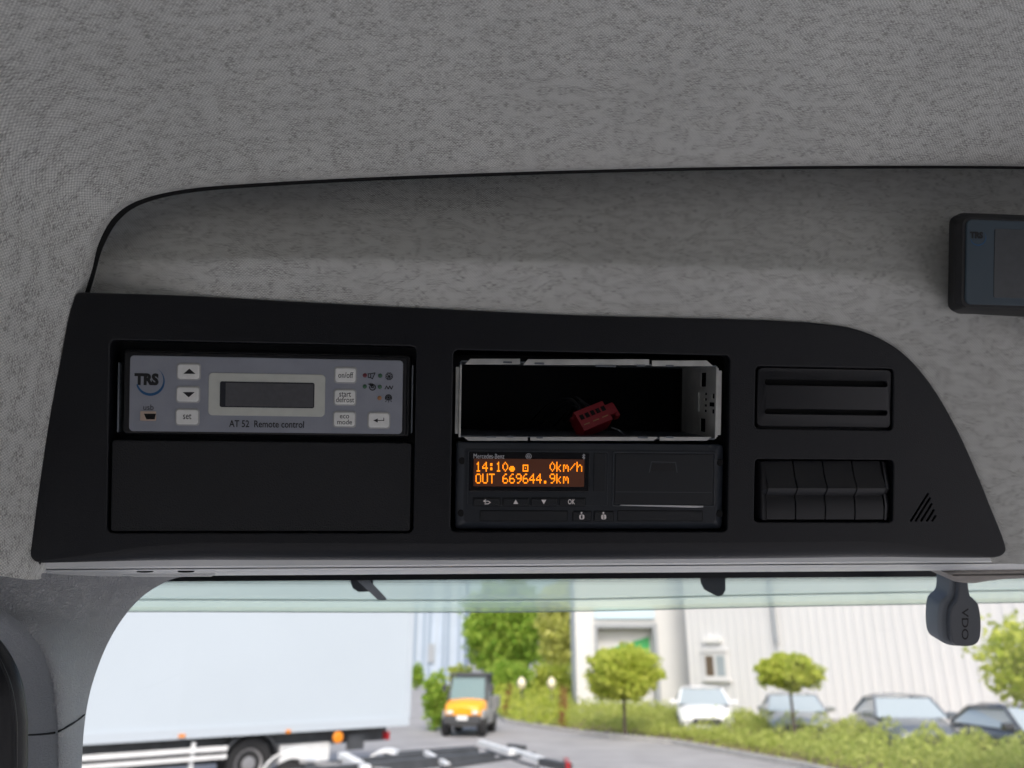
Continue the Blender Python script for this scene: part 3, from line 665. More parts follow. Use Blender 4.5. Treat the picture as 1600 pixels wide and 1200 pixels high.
# ---- windscreen
WD = .745
wn = cthing('windscreen', 'clear windscreen with black dotted border along its top edge', 'windscreen', 800, 900, -.2); OFF.pop(wn.name)
wn.matrix_world = Matrix.Translation(pt(800, 900, WD))
dn = Vector((0, .13, -1)).normalized(); gu = U.copy(); gu.z = 0; gu.normalize(); nrm = gu.cross(dn).normalized()
if nrm.y > 0: nrm = -nrm                                   # towards the driver
def gl(px, py, off=0.0):
    """point on the windscreen surface (local)"""
    P0 = pt(800, 900, WD)+nrm*off; d = ray(px, py); t = (P0-C0).dot(nrm)/d.dot(nrm); return C0+d*t-pt(800, 900, WD)
slope = lambda x: -(x-800)*.0062
a_, b_ = gl(-300, 860), gl(1900, 860)
gm = MB(); q = [a_, b_, b_+dn*1.5, a_+dn*1.5]; gm.rings([[p+nrm*.0 for p in q], [p-nrm*.006 for p in q]], True, True, True)
build('glass', gm, 'windscreen_glass', wn, False)
fb = MB(); fb.rings([[gl(x, 870+slope(x), .0008) for x in (-200, 1800)], [gl(x, 905.5+slope(x), .0008) for x in (-200, 1800)]], closed=False)
build('black_border', fb, 'frit_black', wn, False)
fd = MB()
for r in range(4):
    for k in range(560):
        x = 150+k*2.75+(r % 2)*1.37; y = 906.8+r*2.4+slope(x); s = (1.05, .85, .62, .42)[r]
        fd.add([gl(x+s*math.cos(t*math.pi/3), y+s*math.sin(t*math.pi/3), .0008) for t in range(6)], [(0, 1, 2, 3, 4, 5)])
o = build('dotted_border', fd, 'frit_black', wn, False); o['kind'] = 'stuff'

# ---- exterior sun visor of green acrylic with two brackets
vs = wthing('sun_visor', 'green tinted see-through outside sun visor along the top of the windscreen', 'sun visor', pt(800, 930, 1.02))
vo = pt(800, 930, 1.02)
vb = [(-250, 958), (220, 956.5), (640, 957.5), (900, 956), (1200, 949), (1600, 942), (1850, 938)]
def visor_rows(prof):
    rows = []
    for dy, dd in prof: rows.append([pt(x, y+dy, 1.02+dd)-vo for x, y in [(p.x, p.y) for p in smoothpath([Vector((a, b, 0)) for a, b in vb], 5)]])
    return rows
build('panel', MB().rings(visor_rows(((-1, 0), (-8, .004), (-16, .003), (-21, -.006), (-30, -.012), (-50, -.02), (-90, -.05))), closed=False), 'visor_acrylic', vs)
build('lower_bead', MB().rings(visor_rows(((0, 0), (-1.6, -.003), (-1.6, .004), (0, .004))), closed=False), 'visor_bead', vs)
build('crease_bead', MB().rings(visor_rows(((-18.6, -.003), (-20.4, -.004), (-20.4, -.007))), closed=False), 'visor_bead', vs)
def bracket(outl, dep, th): 
    f = [pt(x, y, dep)-vo for x, y in outl]; bk = [pt(x, y, dep+th)-vo for x, y in outl]
    return MB().rings([bk, f], True, True, True)
build('bracket', bracket([(548, 898), (583, 898), (583, 924), (560, 925), (551, 919), (547.5, 909)], .86, .03), 'dark_plastic', vs)
build('bracket_arm', bracket([(556, 905), (576, 905), (604, 935), (603, 937.5), (590, 937)], .84, .02), 'grey_plastic', vs)
build('bracket', bracket([(1094, 890), (1133.5, 890), (1133.5, 922), (1130, 929), (1123, 932), (1115, 929), (1100, 921), (1094.5, 910)], .86, .04), 'dark_plastic', vs)

# ---- toll / antenna sensor hanging at the windscreen
sx = cthing('windscreen_sensor', 'dark grey paddle-shaped sensor lettered VDO hanging at the top right of the windscreen', 'sensor', 1505, 900, -.14)
OFF.pop(sx.name); SD = .70
so = pt(1508, 957, SD); Rm = R3.to_4x4(); sx.matrix_world = Matrix.Translation(so) @ Rm
def sl(x, y, zo=0.0): s = (SD-zo)/F; p = Vector(((x-1505)*SD/F, -(y-955)*SD/F, zo)); return p    # local: x right, y up, z to camera (metres at SD)
def spoly(P, n=2):
    q = [sl(*p) for p in P]
    for _ in range(n): q = [v for i in range(len(q)) for v in (q[i].lerp(q[(i+1) % len(q)], .25), q[i].lerp(q[(i+1) % len(q)], .75))]
    return ccw([(p.x, p.y) for p in q])
front = spoly([(1496, 897), (1509, 897), (1512, 928), (1517, 934), (1525, 939), (1529, 952), (1531, 976), (1529, 998), (1522, 1006), (1508, 1009), (1490, 1007), (1483, 998), (1480.5, 972), (1483, 948), (1489, 940), (1494, 932)])
back = spoly([(1487, 897), (1508, 897), (1511, 926), (1520, 932), (1528, 938), (1531, 955), (1532, 980), (1530, 1001), (1521, 1010), (1503, 1013), (1483, 1010), (1472, 1002), (1468.5, 978), (1470, 950), (1474, 940), (1485, 932), (1487, 920)])
def sx_build(nm, mb, m): 
    o = build(nm, mb, m, sx, angle=35); return o
sx_build('rear_body', MB().prism(back, -.028, -.006, .003), 'sensor_grey')
sx_build('front_plate', MB().prism(front, -.007, 0, .0015), 'sensor_dark')
me = text_mesh('VDO', .005); vs_ = [Vector((v.co.y, -v.co.x, 0)) for v in me.vertices]; fs_ = [tuple(p.vertices) for p in me.polygons]
xa = min(v.x for v in vs_); xb = max(v.x for v in vs_); ya = min(v.y for v in vs_); yb = max(v.y for v in vs_)
p0, p1 = sl(1499.5, 997.5), sl(1510, 948)
sx_build('lettering', MB().add([(p0.x+(v.x-xa)/(xb-xa)*(p1.x-p0.x), p0.y+(v.y-ya)/(yb-ya)*(p1.y-p0.y), .0003) for v in vs_], fs_), 'print_black')
br = spoly([(1463, 884), (1640, 882), (1640, 896), (1560, 898), (1520, 903), (1508, 906), (1480, 903), (1472, 899)], 2)
sx_build('mount', MB().prism(br, -.03, .012, .003), 'bracket_beige')

# ---- cab shell: outer roof, upper sides and the strip above the windscreen (keeps daylight out of the roof void)
RZ = CAMZ+.62; sh = MB(); Yf = (a_+pt(800, 900, WD)).y+.03; zf = (a_+pt(800, 900, WD)).z+.012
sh.box(-1.25, -1.9, RZ, 1.35, Yf+.02, RZ+.03)
sh.box(-1.25, Yf, zf, 1.35, Yf+.02, RZ-.001)
sh.box(-1.25, -1.9, CAMZ+.12, -1.22, Yf-.001, RZ-.001); sh.box(-.66, .08, CAMZ-.4, -.64, Yf-.001, RZ-.001); sh.box(1.32, -1.9, CAMZ+.12, 1.35, Yf-.001, RZ-.001)  # inner left sheet is unseen, added to block light leaking behind the headliner
struct(build('cab_roof', sh, 'box_white', smooth=False))
struct(build('cab_rear_wall', MB().box(-1.2, -1.1, CAMZ-1.3, 1.3, -1.05, RZ-.002), 'rear_trim', smooth=False))  # unseen, added dark to cut the light from behind the driver
# ---- A-pillar trim, left
pa = [(318, 896, .7), (290, 900, .7), (262, 908, .7), (225, 930, .69), (195, 962, .68), (170, 1002, .67), (152, 1045, .66), (140, 1085, .65), (133, 1125, .645), (129, 1170, .64), (125, 1260, .64)]
pb_ = [(60, 862, .575), (30, 862, .565), (5, 866, .56), (-14, 905, .55), (-6, 945, .545), (30, 972, .545), (62, 1010, .55), (78, 1055, .555), (85, 1105, .56), (88, 1160, .56), (89, 1260, .56)]
pc = [(-40, 840, .52), (-60, 845, .52), (-90, 860, .52), (-120, 910, .52), (-90, 960, .56), (-25, 1000, .60), (15, 1035, .62), (30, 1070, .63), (36, 1110, .635), (38, 1160, .64), (38, 1260, .64)]
def pillar():
    A, B, C_ = [smoothpath([Vector(p) for p in q], 6) for q in (pa, pb_, pc)]; rows = []
    for a, b, c in zip(A, B, C_):
        row = [pt(a.x-2, a.y-2, a.z+.035), pt(a.x, a.y, a.z+.006), pt(a.x, a.y, a.z)]
        for k in range(1, 13):
            t = k/12; p = a.lerp(b, t); bul = -.02*math.sin(math.pi*t)**.8
            row.append(pt(p.x, p.y, p.z+bul))
        for t, d in ((.12, .002), (.3, .012), (.6, .02), (1, .0)):
            p = b.lerp(c, t); row.append(pt(p.x, p.y, p.z+d*0))
        for p in (c,): row.append(pt(c.x-60, c.y, c.z+.02))
        rows.append(row)
    return MB().rings(rows, closed=False)
pl = wthing('pillar_trim', 'dark grey grained plastic trim on the windscreen pillar at left', 'pillar trim', pt(130, 1200, .6))
def wpart(nm, mb, m, root, **k):
    o = build(nm, mb, m, root, **k); o.location = -root.location; return o
wpart('trim_panel', pillar(), 'pillar_leather', pl, angle=70)
def on_pillar(px, py):
    """depth of the trim surface under a pixel row, by the same interpolation as the panel"""
    A, B, C_ = [smoothpath([Vector(p) for p in q], 12) for q in (pa, pb_, pc)]; best = None
    for a, b, c in zip(A, B, C_):
        for k in range(25):
            t = k/24; p = a.lerp(b, t); d = (p.x-px)**2+(p.y-py)**2
            if best is None or d < best[0]: best = (d, p.z-.02*math.sin(math.pi*t)**.8)
            p = b.lerp(c, t); d = (p.x-px)**2+(p.y-py)**2
            if d < best[0]: best = (d, p.z)
    return pt(px, py, best[1]-.0004)
sm = [on_pillar(x, y) for x, y in ((131.5, 1117), (126, 1122), (120, 1126), (113, 1131), (106, 1135), (99, 1139), (92, 1142.5), (85, 1145), (75, 1146.5), (65, 1147.5), (55, 1148), (45, 1148.3))]
wpart('panel_joint', MB().tube(sm, .0008, 6), 'cavity_black', pl)
gh = wthing('grab_handle', 'black grab handle at the far left edge beside the pillar trim', 'grab handle', pt(10, 1200, .52))
wpart('grip', MB().tube(smoothpath([pt(-90, 960, .53), pt(-30, 1010, .525), pt(2, 1060, .52), pt(14, 1120, .52), pt(15, 1190, .52), pt(12, 1300, .52)], 6), [.0105]*31, 16), 'handle_black', gh)
wpart('grip_seam', MB().tube(smoothpath([pt(-80, 950, .52), pt(-20, 1003, .513), pt(12, 1060, .509), pt(24, 1120, .509), pt(25, 1190, .509), pt(22, 1300, .509)], 6), .0009, 6), 'black_plastic', gh)

# ================================================================== OUTSIDE
gsheet = MB().add([(-400, -100, 0), (400, -100, 0), (400, 800, 0), (-400, 800, 0)], [(0, 1, 2, 3)])
struct(build('ground', gsheet, 'asphalt', smooth=False))
def sheet(nm, P, z, m): return build(nm, MB().add([(p.x, p.y, z) for p in P], [tuple(range(len(P)))]), m, smooth=False)
fr_edge = [gnd(x, y) for x, y in ((770, 1112), (790, 1130), (900, 1147), (1050, 1163), (1250, 1200), (1500, 1262), (1900, 1400))]
bk_edge = [gnd(x, y) for x, y in ((775, 1085), (800, 1090), (900, 1098), (1050, 1118), (1300, 1148), (1600, 1192), (1900, 1240))]
bed = struct(sheet('planting_bed', fr_edge+bk_edge[::-1], .05, 'soil'))
kb = MB(); inn_ = [p+(Vector((.12, .1, 0))) for p in fr_edge]
kb.rings([[Vector((p.x, p.y, 0)) for p in fr_edge], [Vector((p.x, p.y, .13)) for p in fr_edge], [Vector((p.x, p.y, .13)) for p in inn_], [Vector((p.x, p.y, 0)) for p in inn_]], closed=False)
struct(build('kerb', kb, 'kerb_stone', smooth=False))
lot = struct(sheet('car_park', [Vector((3, 40, 0)), Vector((60, 40, 0)), Vector((60, 5, 0))]+bk_edge[::-1], .004, 'gravel'))
struct(sheet('lawn', [Vector((1, 37, 0)), Vector((3.2, 37.5, 0)), Vector((3.6, 75, 0)), Vector((-1.5, 75, 0))], .008, 'grass'))
struct(sheet('pavement', [gnd(645, 1066), gnd(672, 1066), gnd(690, 1056), gnd(640, 1056)], .01, 'kerb_stone'))

# ---- ribbed hall
A_, B_ = Vector((7.8, 36, 0)), Vector((30, 12.6, 0)); dW = (B_-A_).normalized(); nW = Vector((dW.y, -dW.x, 0))
if nW.y > 0: nW = -nW
hall = wthing('ribbed_hall', 'long white hall clad in vertical ribbed sheets behind the parked cars', 'hall', A_)
L_ = (B_-A_).length; Hh = 9.0
wall = MB(); wall.add([(0, 0, .3), tuple(dW*L_+Vector((0, 0, .3))), tuple(dW*L_+Vector((0, 0, Hh))), (0, 0, Hh)], [(0, 1, 2, 3)])
bkw = -nW*8; wall.add([(0, 0, 0), (0, 0, Hh), tuple(bkw+Vector((0, 0, Hh))), tuple(bkw)], [(0, 1, 2, 3)])
wall.add([(0, 0, Hh), tuple(dW*L_+Vector((0, 0, Hh))), tuple(dW*L_+bkw+Vector((0, 0, Hh))), tuple(bkw+Vector((0, 0, Hh)))], [(0, 1, 2, 3)])
hw_ = build('wall', wall, 'wall_rib', hall, smooth=False)
def wbox(mb, s0, s1, z0_, z1_, t, t0=0.0):
    a, b = dW*s0, dW*s1; n0, n1 = nW*t0, nW*t
    q = [a+n0, b+n0, b+n1, a+n1]; mb.rings([[Vector((p.x, p.y, z0_)) for p in q], [Vector((p.x, p.y, z1_)) for p in q]], True, True, True); return mb
rib0 = wbox(MB(), 0, .07, .3, Hh, .022); first = build('rib', rib0, 'wall_rib', hall, smooth=False)
s = .36
while s < L_:
    o = first.copy(); COL.objects.link(o); o.location = dW*s; s += .36
build('plinth', wbox(MB(), 0, L_, 0, .3, .06), 'kerb_stone', hall, smooth=False)
def wall_s(px): 
    d = ray(px, 1030); d.z = 0; # intersect in plan
    det = d.x*(-dW.y)+d.y*dW.x; return (A_.x*d.y-A_.y*d.x)/(-(dW.x*d.y-dW.y*d.x))
s0 = wall_s(1100); s1 = wall_s(1137)
def hz(px, py):   # height on the wall plane
    d = ray(px, py); t = (A_-C0).dot(nW)/d.dot(nW); return (C0+d*t).z
zb, zt = hz(1118, 1061), hz(1118, 1020)
wf = build('window', wbox(MB(), s0, s1, zb, zt, .09, .0), 'wall_white', hall, smooth=False)
sm_ = (s0+s1)/2
build('pane', wbox(MB(), s0+.12, sm_-.07, zb+.12, zt-.12, .095), 'window_dark', wf, smooth=False)
build('pane', wbox(MB(), sm_+.07, s1-.12, zb+.12, zt-.12, .095), 'car_glass', wf, smooth=False)
build('sill', wbox(MB(), s0-.1, s1+.1, zb-.1, zb, .16), 'wall_white', wf, smooth=False)
build('shutter_box', wbox(MB(), s0-.05, s1+.05, zt+.02, zt+.16, .12), 'wall_white', wf, smooth=False)
build('wall_lamp', wbox(MB(), s0+.1, s1-.2, hz(1118, 1004), hz(1118, 996), .15), 'lamp_clear', hall, smooth=False)
s2 = wall_s(1219)
build('downpipe', MB().tube([dW*s2+nW*.12+Vector((0, 0, 3)), dW*s2+nW*.12+Vector((0, 0, Hh))], .09, 8), 'frame_grey', hall)
# ---- loading bay block left of the hall
db = wthing('loading_bay', 'white loading bay building with grey framed gate showing a green stripe', 'loading bay', aty(980, 1100, 38)*1)
db.location.z = 0; dbo = db.location.copy()
def fx(px, Y=38): return aty(px, 1030, Y).x-dbo.x
def fz(py, Y=38): return aty(800, py, Y).z
wl = MB(); wl.box(fx(900), 0, 0, fx(930), 3, 9); wl.box(fx(1029), 0, 0, fx(1085), 3, 9); wl.box(fx(930), .02, fz(974), fx(1029), 3, 9)
build('wall', wl, 'wall_white', db, smooth=False)
gf = MB(); gf.box(fx(930), -.08, 0, fx(934.5), .4, fz(974)); gf.box(fx(1022), -.08, 0, fx(1029), .4, fz(974)); gf.box(fx(934.5), -.08, fz(981), fx(1022), .4, fz(974))
build('gate_frame', gf, 'frame_grey', db, smooth=False)
g = build('gate', MB().box(fx(934), .5, 0, fx(1023), .6, fz(980)), 'wall_white', db, smooth=False)
build('green_stripe', MB().add([(fx(936), .49, fz(1019)), (fx(1019), .49, fz(994)), (fx(1019), .49, fz(1040)), (fx(936), .49, fz(1040))], [(0, 1, 2, 3)]), 'door_green', g, smooth=False)
build('sign', MB().box(fx(931), -.1, fz(967), fx(1026), .0, fz(950)), 'sign_blue', db, smooth=False)
# ---- tower block far behind
tw = wthing('silo_building', 'tall pale blue sheet-clad industrial building far behind the delivery truck', 'industrial building', Vector((aty(655, 1030, 85).x, 85, 0))); to = tw.location
X = lambda px: aty(px, 1030, 85).x-to.x
build('wall', MB().box(X(600), 0, 0, X(724), 10, 24), 'tower_blue', tw, smooth=False)
xs = [604, 611, 618, 625, 634, 645, 652, 660, 668, 680, 690, 697, 706, 715]
for i, x in enumerate(xs): build('cladding_strip', MB().box(X(x), -.12-.05*(i % 2), 0, X(x+2.2+(i % 3)), -.01, 24), 'tower_grey' if i % 3 else 'box_white', tw, smooth=False)
wz_ = lambda py: aty(670, py, 85).z
build('window', MB().box(X(669), -.2, wz_(1035), X(678), 0, wz_(1006)), 'frame_grey', tw, smooth=False)

# ---- delivery truck box body on the left
P1 = gnd(638, 1131, 1.05); P0 = gnd(165, 1159, 1.05); P1.z = P0.z = 0; dT = (P1-P0).normalized()
rzt = math.atan2(dT.y, dT.x); tr = wthing('delivery_truck', 'white box-bodied delivery truck parked side-on at left', 'truck', P1, rzt)
# local x along the truck (0 = rear end at right, negative to the front), y = depth away from the viewer
def TX(px, z): d = ray(px, 1030); d2 = Vector((d.x, d.y)); det = dT.x*(-d2.y)+dT.y*d2.x; return ((-P1.x)*(-d2.y)+(-P1.y)*d2.x)/det
def TZ(px, py): x = TX(px, 0); p = P1+dT*x; d = ray(px, py); k = p.y/d.y; return C0.z+d.z*k
build('box_body', MB().prism(rr(-8.2, 1.12, .0, 4.2, .04), -2.45, 0, .02), 'box_white', tr).rotation_euler = (math.pi/2, 0, 0)
tb = tr.children[-1]
for o in tr.children:
    if o.name.startswith('box_body'): o.rotation_euler = (math.pi/2, 0, 0)
build('lower_rail', MB().box(-8.2, -.03, 1.02, 0, .1, 1.2), 'box_trim', tr, smooth=False)
build('corner_post', MB().box(-.1, -.02, 1.2, .03, .1, 4.18), 'box_trim', tr, smooth=False)
build('upper_rail', MB().box(-8.2, -.025, 4.1, 0, .1, 4.24), 'box_trim', tr, smooth=False)
build('chassis_frame', MB().box(-8, .35, .72, -.35, 2.1, 1.02), 'chassis_dark', tr, smooth=False)
build('underbody', MB().box(-7.6, 1.0, .45, -1.6, 1.5, .72), 'chassis_dark', tr, smooth=False)
def twheel(root, x, y, r, wd, z=None):
    z = z or r
    def lathe(prof): return MB().rings([[Vector((x+math.cos(k/28*6.2832)*q, y+h, z+math.sin(k/28*6.2832)*q)) for k in range(28)] for q, h in prof], True, False, True)
    t = build('wheel', lathe(((r*.5, wd), (r*.96, wd), (r, wd*.85), (r, wd*.15), (r*.95, 0), (r*.66, 0), (r*.62, .02), (r*.6, .05))), 'tyre', root)
    build('rim', lathe(((r*.62, .045), (r*.58, .015), (r*.5, .05), (r*.3, .1), (r*.28, .03), (r*.1, .02))), 'rim_grey', t); return t
wx = TX(410, 0); twheel(tr, wx, .12, .47, .5, .49)
def arc_guard(x, y0, y1, z, r, th=.03, a0=10, a1=170):
    o = [(x+math.cos(math.radians(a0+(a1-a0)*k/14))*r, z+math.sin(math.radians(a0+(a1-a0)*k/14))*r) for k in range(15)]
    i = [(x+math.cos(math.radians(a0+(a1-a0)*k/14))*(r-th), z+math.sin(math.radians(a0+(a1-a0)*k/14))*(r-th)) for k in range(15)]
    return MB().rings([[Vector((a, y0, b)) for a, b in o], [Vector((a, y1, b)) for a, b in o], [Vector((a, y1, b)) for a, b in i], [Vector((a, y0, b)) for a, b in i], [Vector((a, y0, b)) for a, b in o]], closed=False)
build('mudguard', arc_guard(wx, .05, .65, .49, .58), 'chassis_dark', tr)
def side(nm, x0, x1, y0_, y1_, m, y=-.02, th=.05):
    xm = (x0+x1)/2; return build(nm, MB().box(TX(x0, 0), y, TZ(xm, y1_), TX(x1, 0), y+th, TZ(xm, y0_)), m, tr, smooth=False)
side('side_guard_rail', 150, 371, 1173, 1181, 'alu_white'); side('side_guard_rail', 150, 371, 1187, 1194, 'alu_white')
side('side_guard_post', 140, 150, 1160, 1215, 'alu_white'); side('side_guard_post', 318, 324, 1160, 1215, 'alu_white', .04)
side('marker_light', 294, 304, 1147, 1152, 'lamp_orange', -.05); side('marker_light', 456, 463, 1140, 1145, 'lamp_orange', -.05)
side('rear_lamp', 611, 615, 1143, 1156, 'lamp_red', .0, .2); side('mud_flap', 555, 580, 1148, 1172, 'chassis_dark', .1)
cxx = TX(535, 0); czz = TZ(535, 1152)
build('reflector', MB().rings([[Vector((cxx+math.cos(k/16*6.2832)*r, -.03-h, czz+math.sin(k/16*6.2832)*r)) for k in range(16)] for r, h in ((.115, 0), (.115, .03), (.08, .05))], True, True, True), 'lamp_orange', tr)
side('fuel_tank', 455, 530, 1163, 1192, 'alu_white', .15, .5)

# ---- empty trailer chassis in front of it
P3 = gnd(640, 1190, .95); P3.z = 0
ch = wthing('trailer_chassis', 'bare trailer chassis with white beams at the bottom edge of the view', 'trailer', P3); co = P3
def cb(nm, a, b, hw, hh, m, z):
    p, q = gnd(*a, z)-co, gnd(*b, z)-co; d = (q-p); d.z = 0; d.normalize(); n = Vector((-d.y, d.x, 0))*hw
    mb = MB().rings([[p-n+Vector((0, 0, -hh)), p+n+Vector((0, 0, -hh)), p+n+Vector((0, 0, hh)), p-n+Vector((0, 0, hh))], [q-n+Vector((0, 0, -hh)), q+n+Vector((0, 0, -hh)), q+n+Vector((0, 0, hh)), q-n+Vector((0, 0, hh))]], True, True, True)
    return build(nm, mb, m, ch, smooth=False)
cb('chassis_rail', (420, 1215), (770, 1182), .06, .07, 'chassis_dark', .95)
cb('chassis_rail', (480, 1198), (745, 1172), .05, .05, 'chassis_dark', .9)
cb('cross_beam', (750, 1160), (800, 1176), .045, .04, 'alu_white', .98); cb('cross_beam', (797, 1172), (852, 1190), .05, .04, 'alu_white', .98)
cb('cross_beam', (665, 1176), (700, 1196), .035, .03, 'alu_white', .96); cb('cross_beam', (535, 1182), (572, 1204), .07, .06, 'alu_white', .96)
cb('brace', (600, 1178), (742, 1167), .02, .02, 'chassis_dark', .9); cb('brace', (690, 1200), (835, 1178), .025, .025, 'dark_plastic', .96); cb('brace', (470, 1190), (610, 1204), .03, .025, 'grey_plastic', .94); cb('hose', (760, 1172), (842, 1200), .015, .015, 'chassis_dark', 1.02)
cb('end_beam', (846, 1190), (889, 1199), .06, .05, 'dark_plastic', .98); cb('tail_lamp', (884, 1193), (888, 1201), .03, .08, 'lamp_red', .99); cb('lock_block', (795, 1166), (820, 1169), .04, .04, 'dark_plastic', 1.0)
for px, py, r, m in ((603, 1196, .36, 'alu_white'), (455, 1202, .4, 'alu_white')):
    p = gnd(px, py, .7)-co; build('fender', arc_guard(p.x, p.y-.25, p.y+.25, .55, r+.04, .03), m, ch); twheel(ch, p.x, p.y-.18, r*.86, .36, .5)

# ---- utility vehicle
up = gnd(722, 1152); uo = wthing('utility_vehicle', 'small orange-bonneted utility vehicle driving towards the viewer', 'utility vehicle', up, math.radians(-6))
# local: front towards -y
uo.rotation_euler = (0, 0, math.radians(-8))
build('lower_body', MB().prism(rr(-.72, .3, .72, .82, .1), 0, 2.6, .08), 'grey_plastic', uo)
for o in list(uo.children): o.rotation_euler = (math.pi/2, 0, 0); o.location = (0, 2.7, 0)
bon = MB(); bon.rings([[Vector((sx_*x, y, z)) for sx_, x in ((-1, .62), (-1, .6), (-1, .35), (1, .35), (1, .6), (1, .62))] for x_, y, z in ((0, .05, .62),)]+[], closed=False) if False else None
rs = []
for y, wd, zt_, zb2 in ((-.02, .5, .86, .66), (.06, .6, .97, .64), (.35, .66, 1.06, .64), (.75, .68, 1.12, .64)):
    rs.append([Vector((-wd, y, zb2)), Vector((wd, y, zb2)), Vector((wd, y, zt_-.1)), Vector((wd*.86, y, zt_-.01)), Vector((0, y, zt_+.03)), Vector((-wd*.86, y, zt_-.01)), Vector((-wd, y, zt_-.1))])
build('bonnet', MB().rings(rs, True, True, True), 'orange_paint', uo, angle=50)
build('bumper', MB().prism(rr(-.62, .38, .62, .66, .08), -.02, .14, .05), 'dark_plastic', uo).rotation_euler = (math.pi/2, 0, 0)
build('number_plate', MB().box(-.16, -.18, .52, .2, -.15, .66), 'lamp_clear', uo, smooth=False)
for sgn in (-1, 1): build('headlight', MB().prism(rr(sgn*.42-.1, .7, sgn*.42+.1, .8, .03), 0, .06, .02), 'lamp_clear', uo).rotation_euler = (math.pi/2, 0, 0)
for sgn in (-1, 1):
    build('roof_post', MB().tube([(sgn*.66, .75, 1.08), (sgn*.6, 1.05, 1.86)], .04, 8), 'dark_plastic', uo); build('roof_post', MB().tube([(sgn*.66, 2.0, .8), (sgn*.6, 1.95, 1.86)], .04, 8), 'dark_plastic', uo)
    build('door', MB().box(sgn*.68-.02, .8, .5, sgn*.68+.02, 1.9, 1.15), 'grey_plastic', uo, smooth=False)
    for y in (.35, 2.25):
        t = MB().rings([[Vector((sgn*.6+h, y+math.cos(k/24*6.2832)*q, .33+math.sin(k/24*6.2832)*q)) for k in range(24)] for q, h in ((.15, -.13), (.3, -.13), (.33, -.09), (.33, .09), (.3, .13), (.15, .13))], True, True, True)
        wh = build('wheel', t, 'tyre', uo)
    build('mirror', MB().prism(rr(sgn*.82-.07, 1.35, sgn*.82+.07, 1.6, .03), -.9, -.84, .02), 'dark_plastic', uo).rotation_euler = (math.pi/2, 0, 0)
build('roof', MB().prism(rr(-.68, .95, .68, 2.1, .12), 1.86, 1.95, .04), 'dark_plastic', uo)
build('windscreen', MB().add([(-.6, .77, 1.1), (.6, .77, 1.1), (.56, 1.03, 1.82), (-.56, 1.03, 1.82)], [(0, 1, 2, 3)]), 'cab_glass', uo, smooth=False)
build('cab_rear', MB().box(-.62, 1.95, .8, .62, 2.0, 1.84), 'car_glass', uo, smooth=False)
build('load_bed', MB().box(-.75, 2.1, .75, .75, 3.2, 1.15), 'grey_plastic', uo, smooth=False)

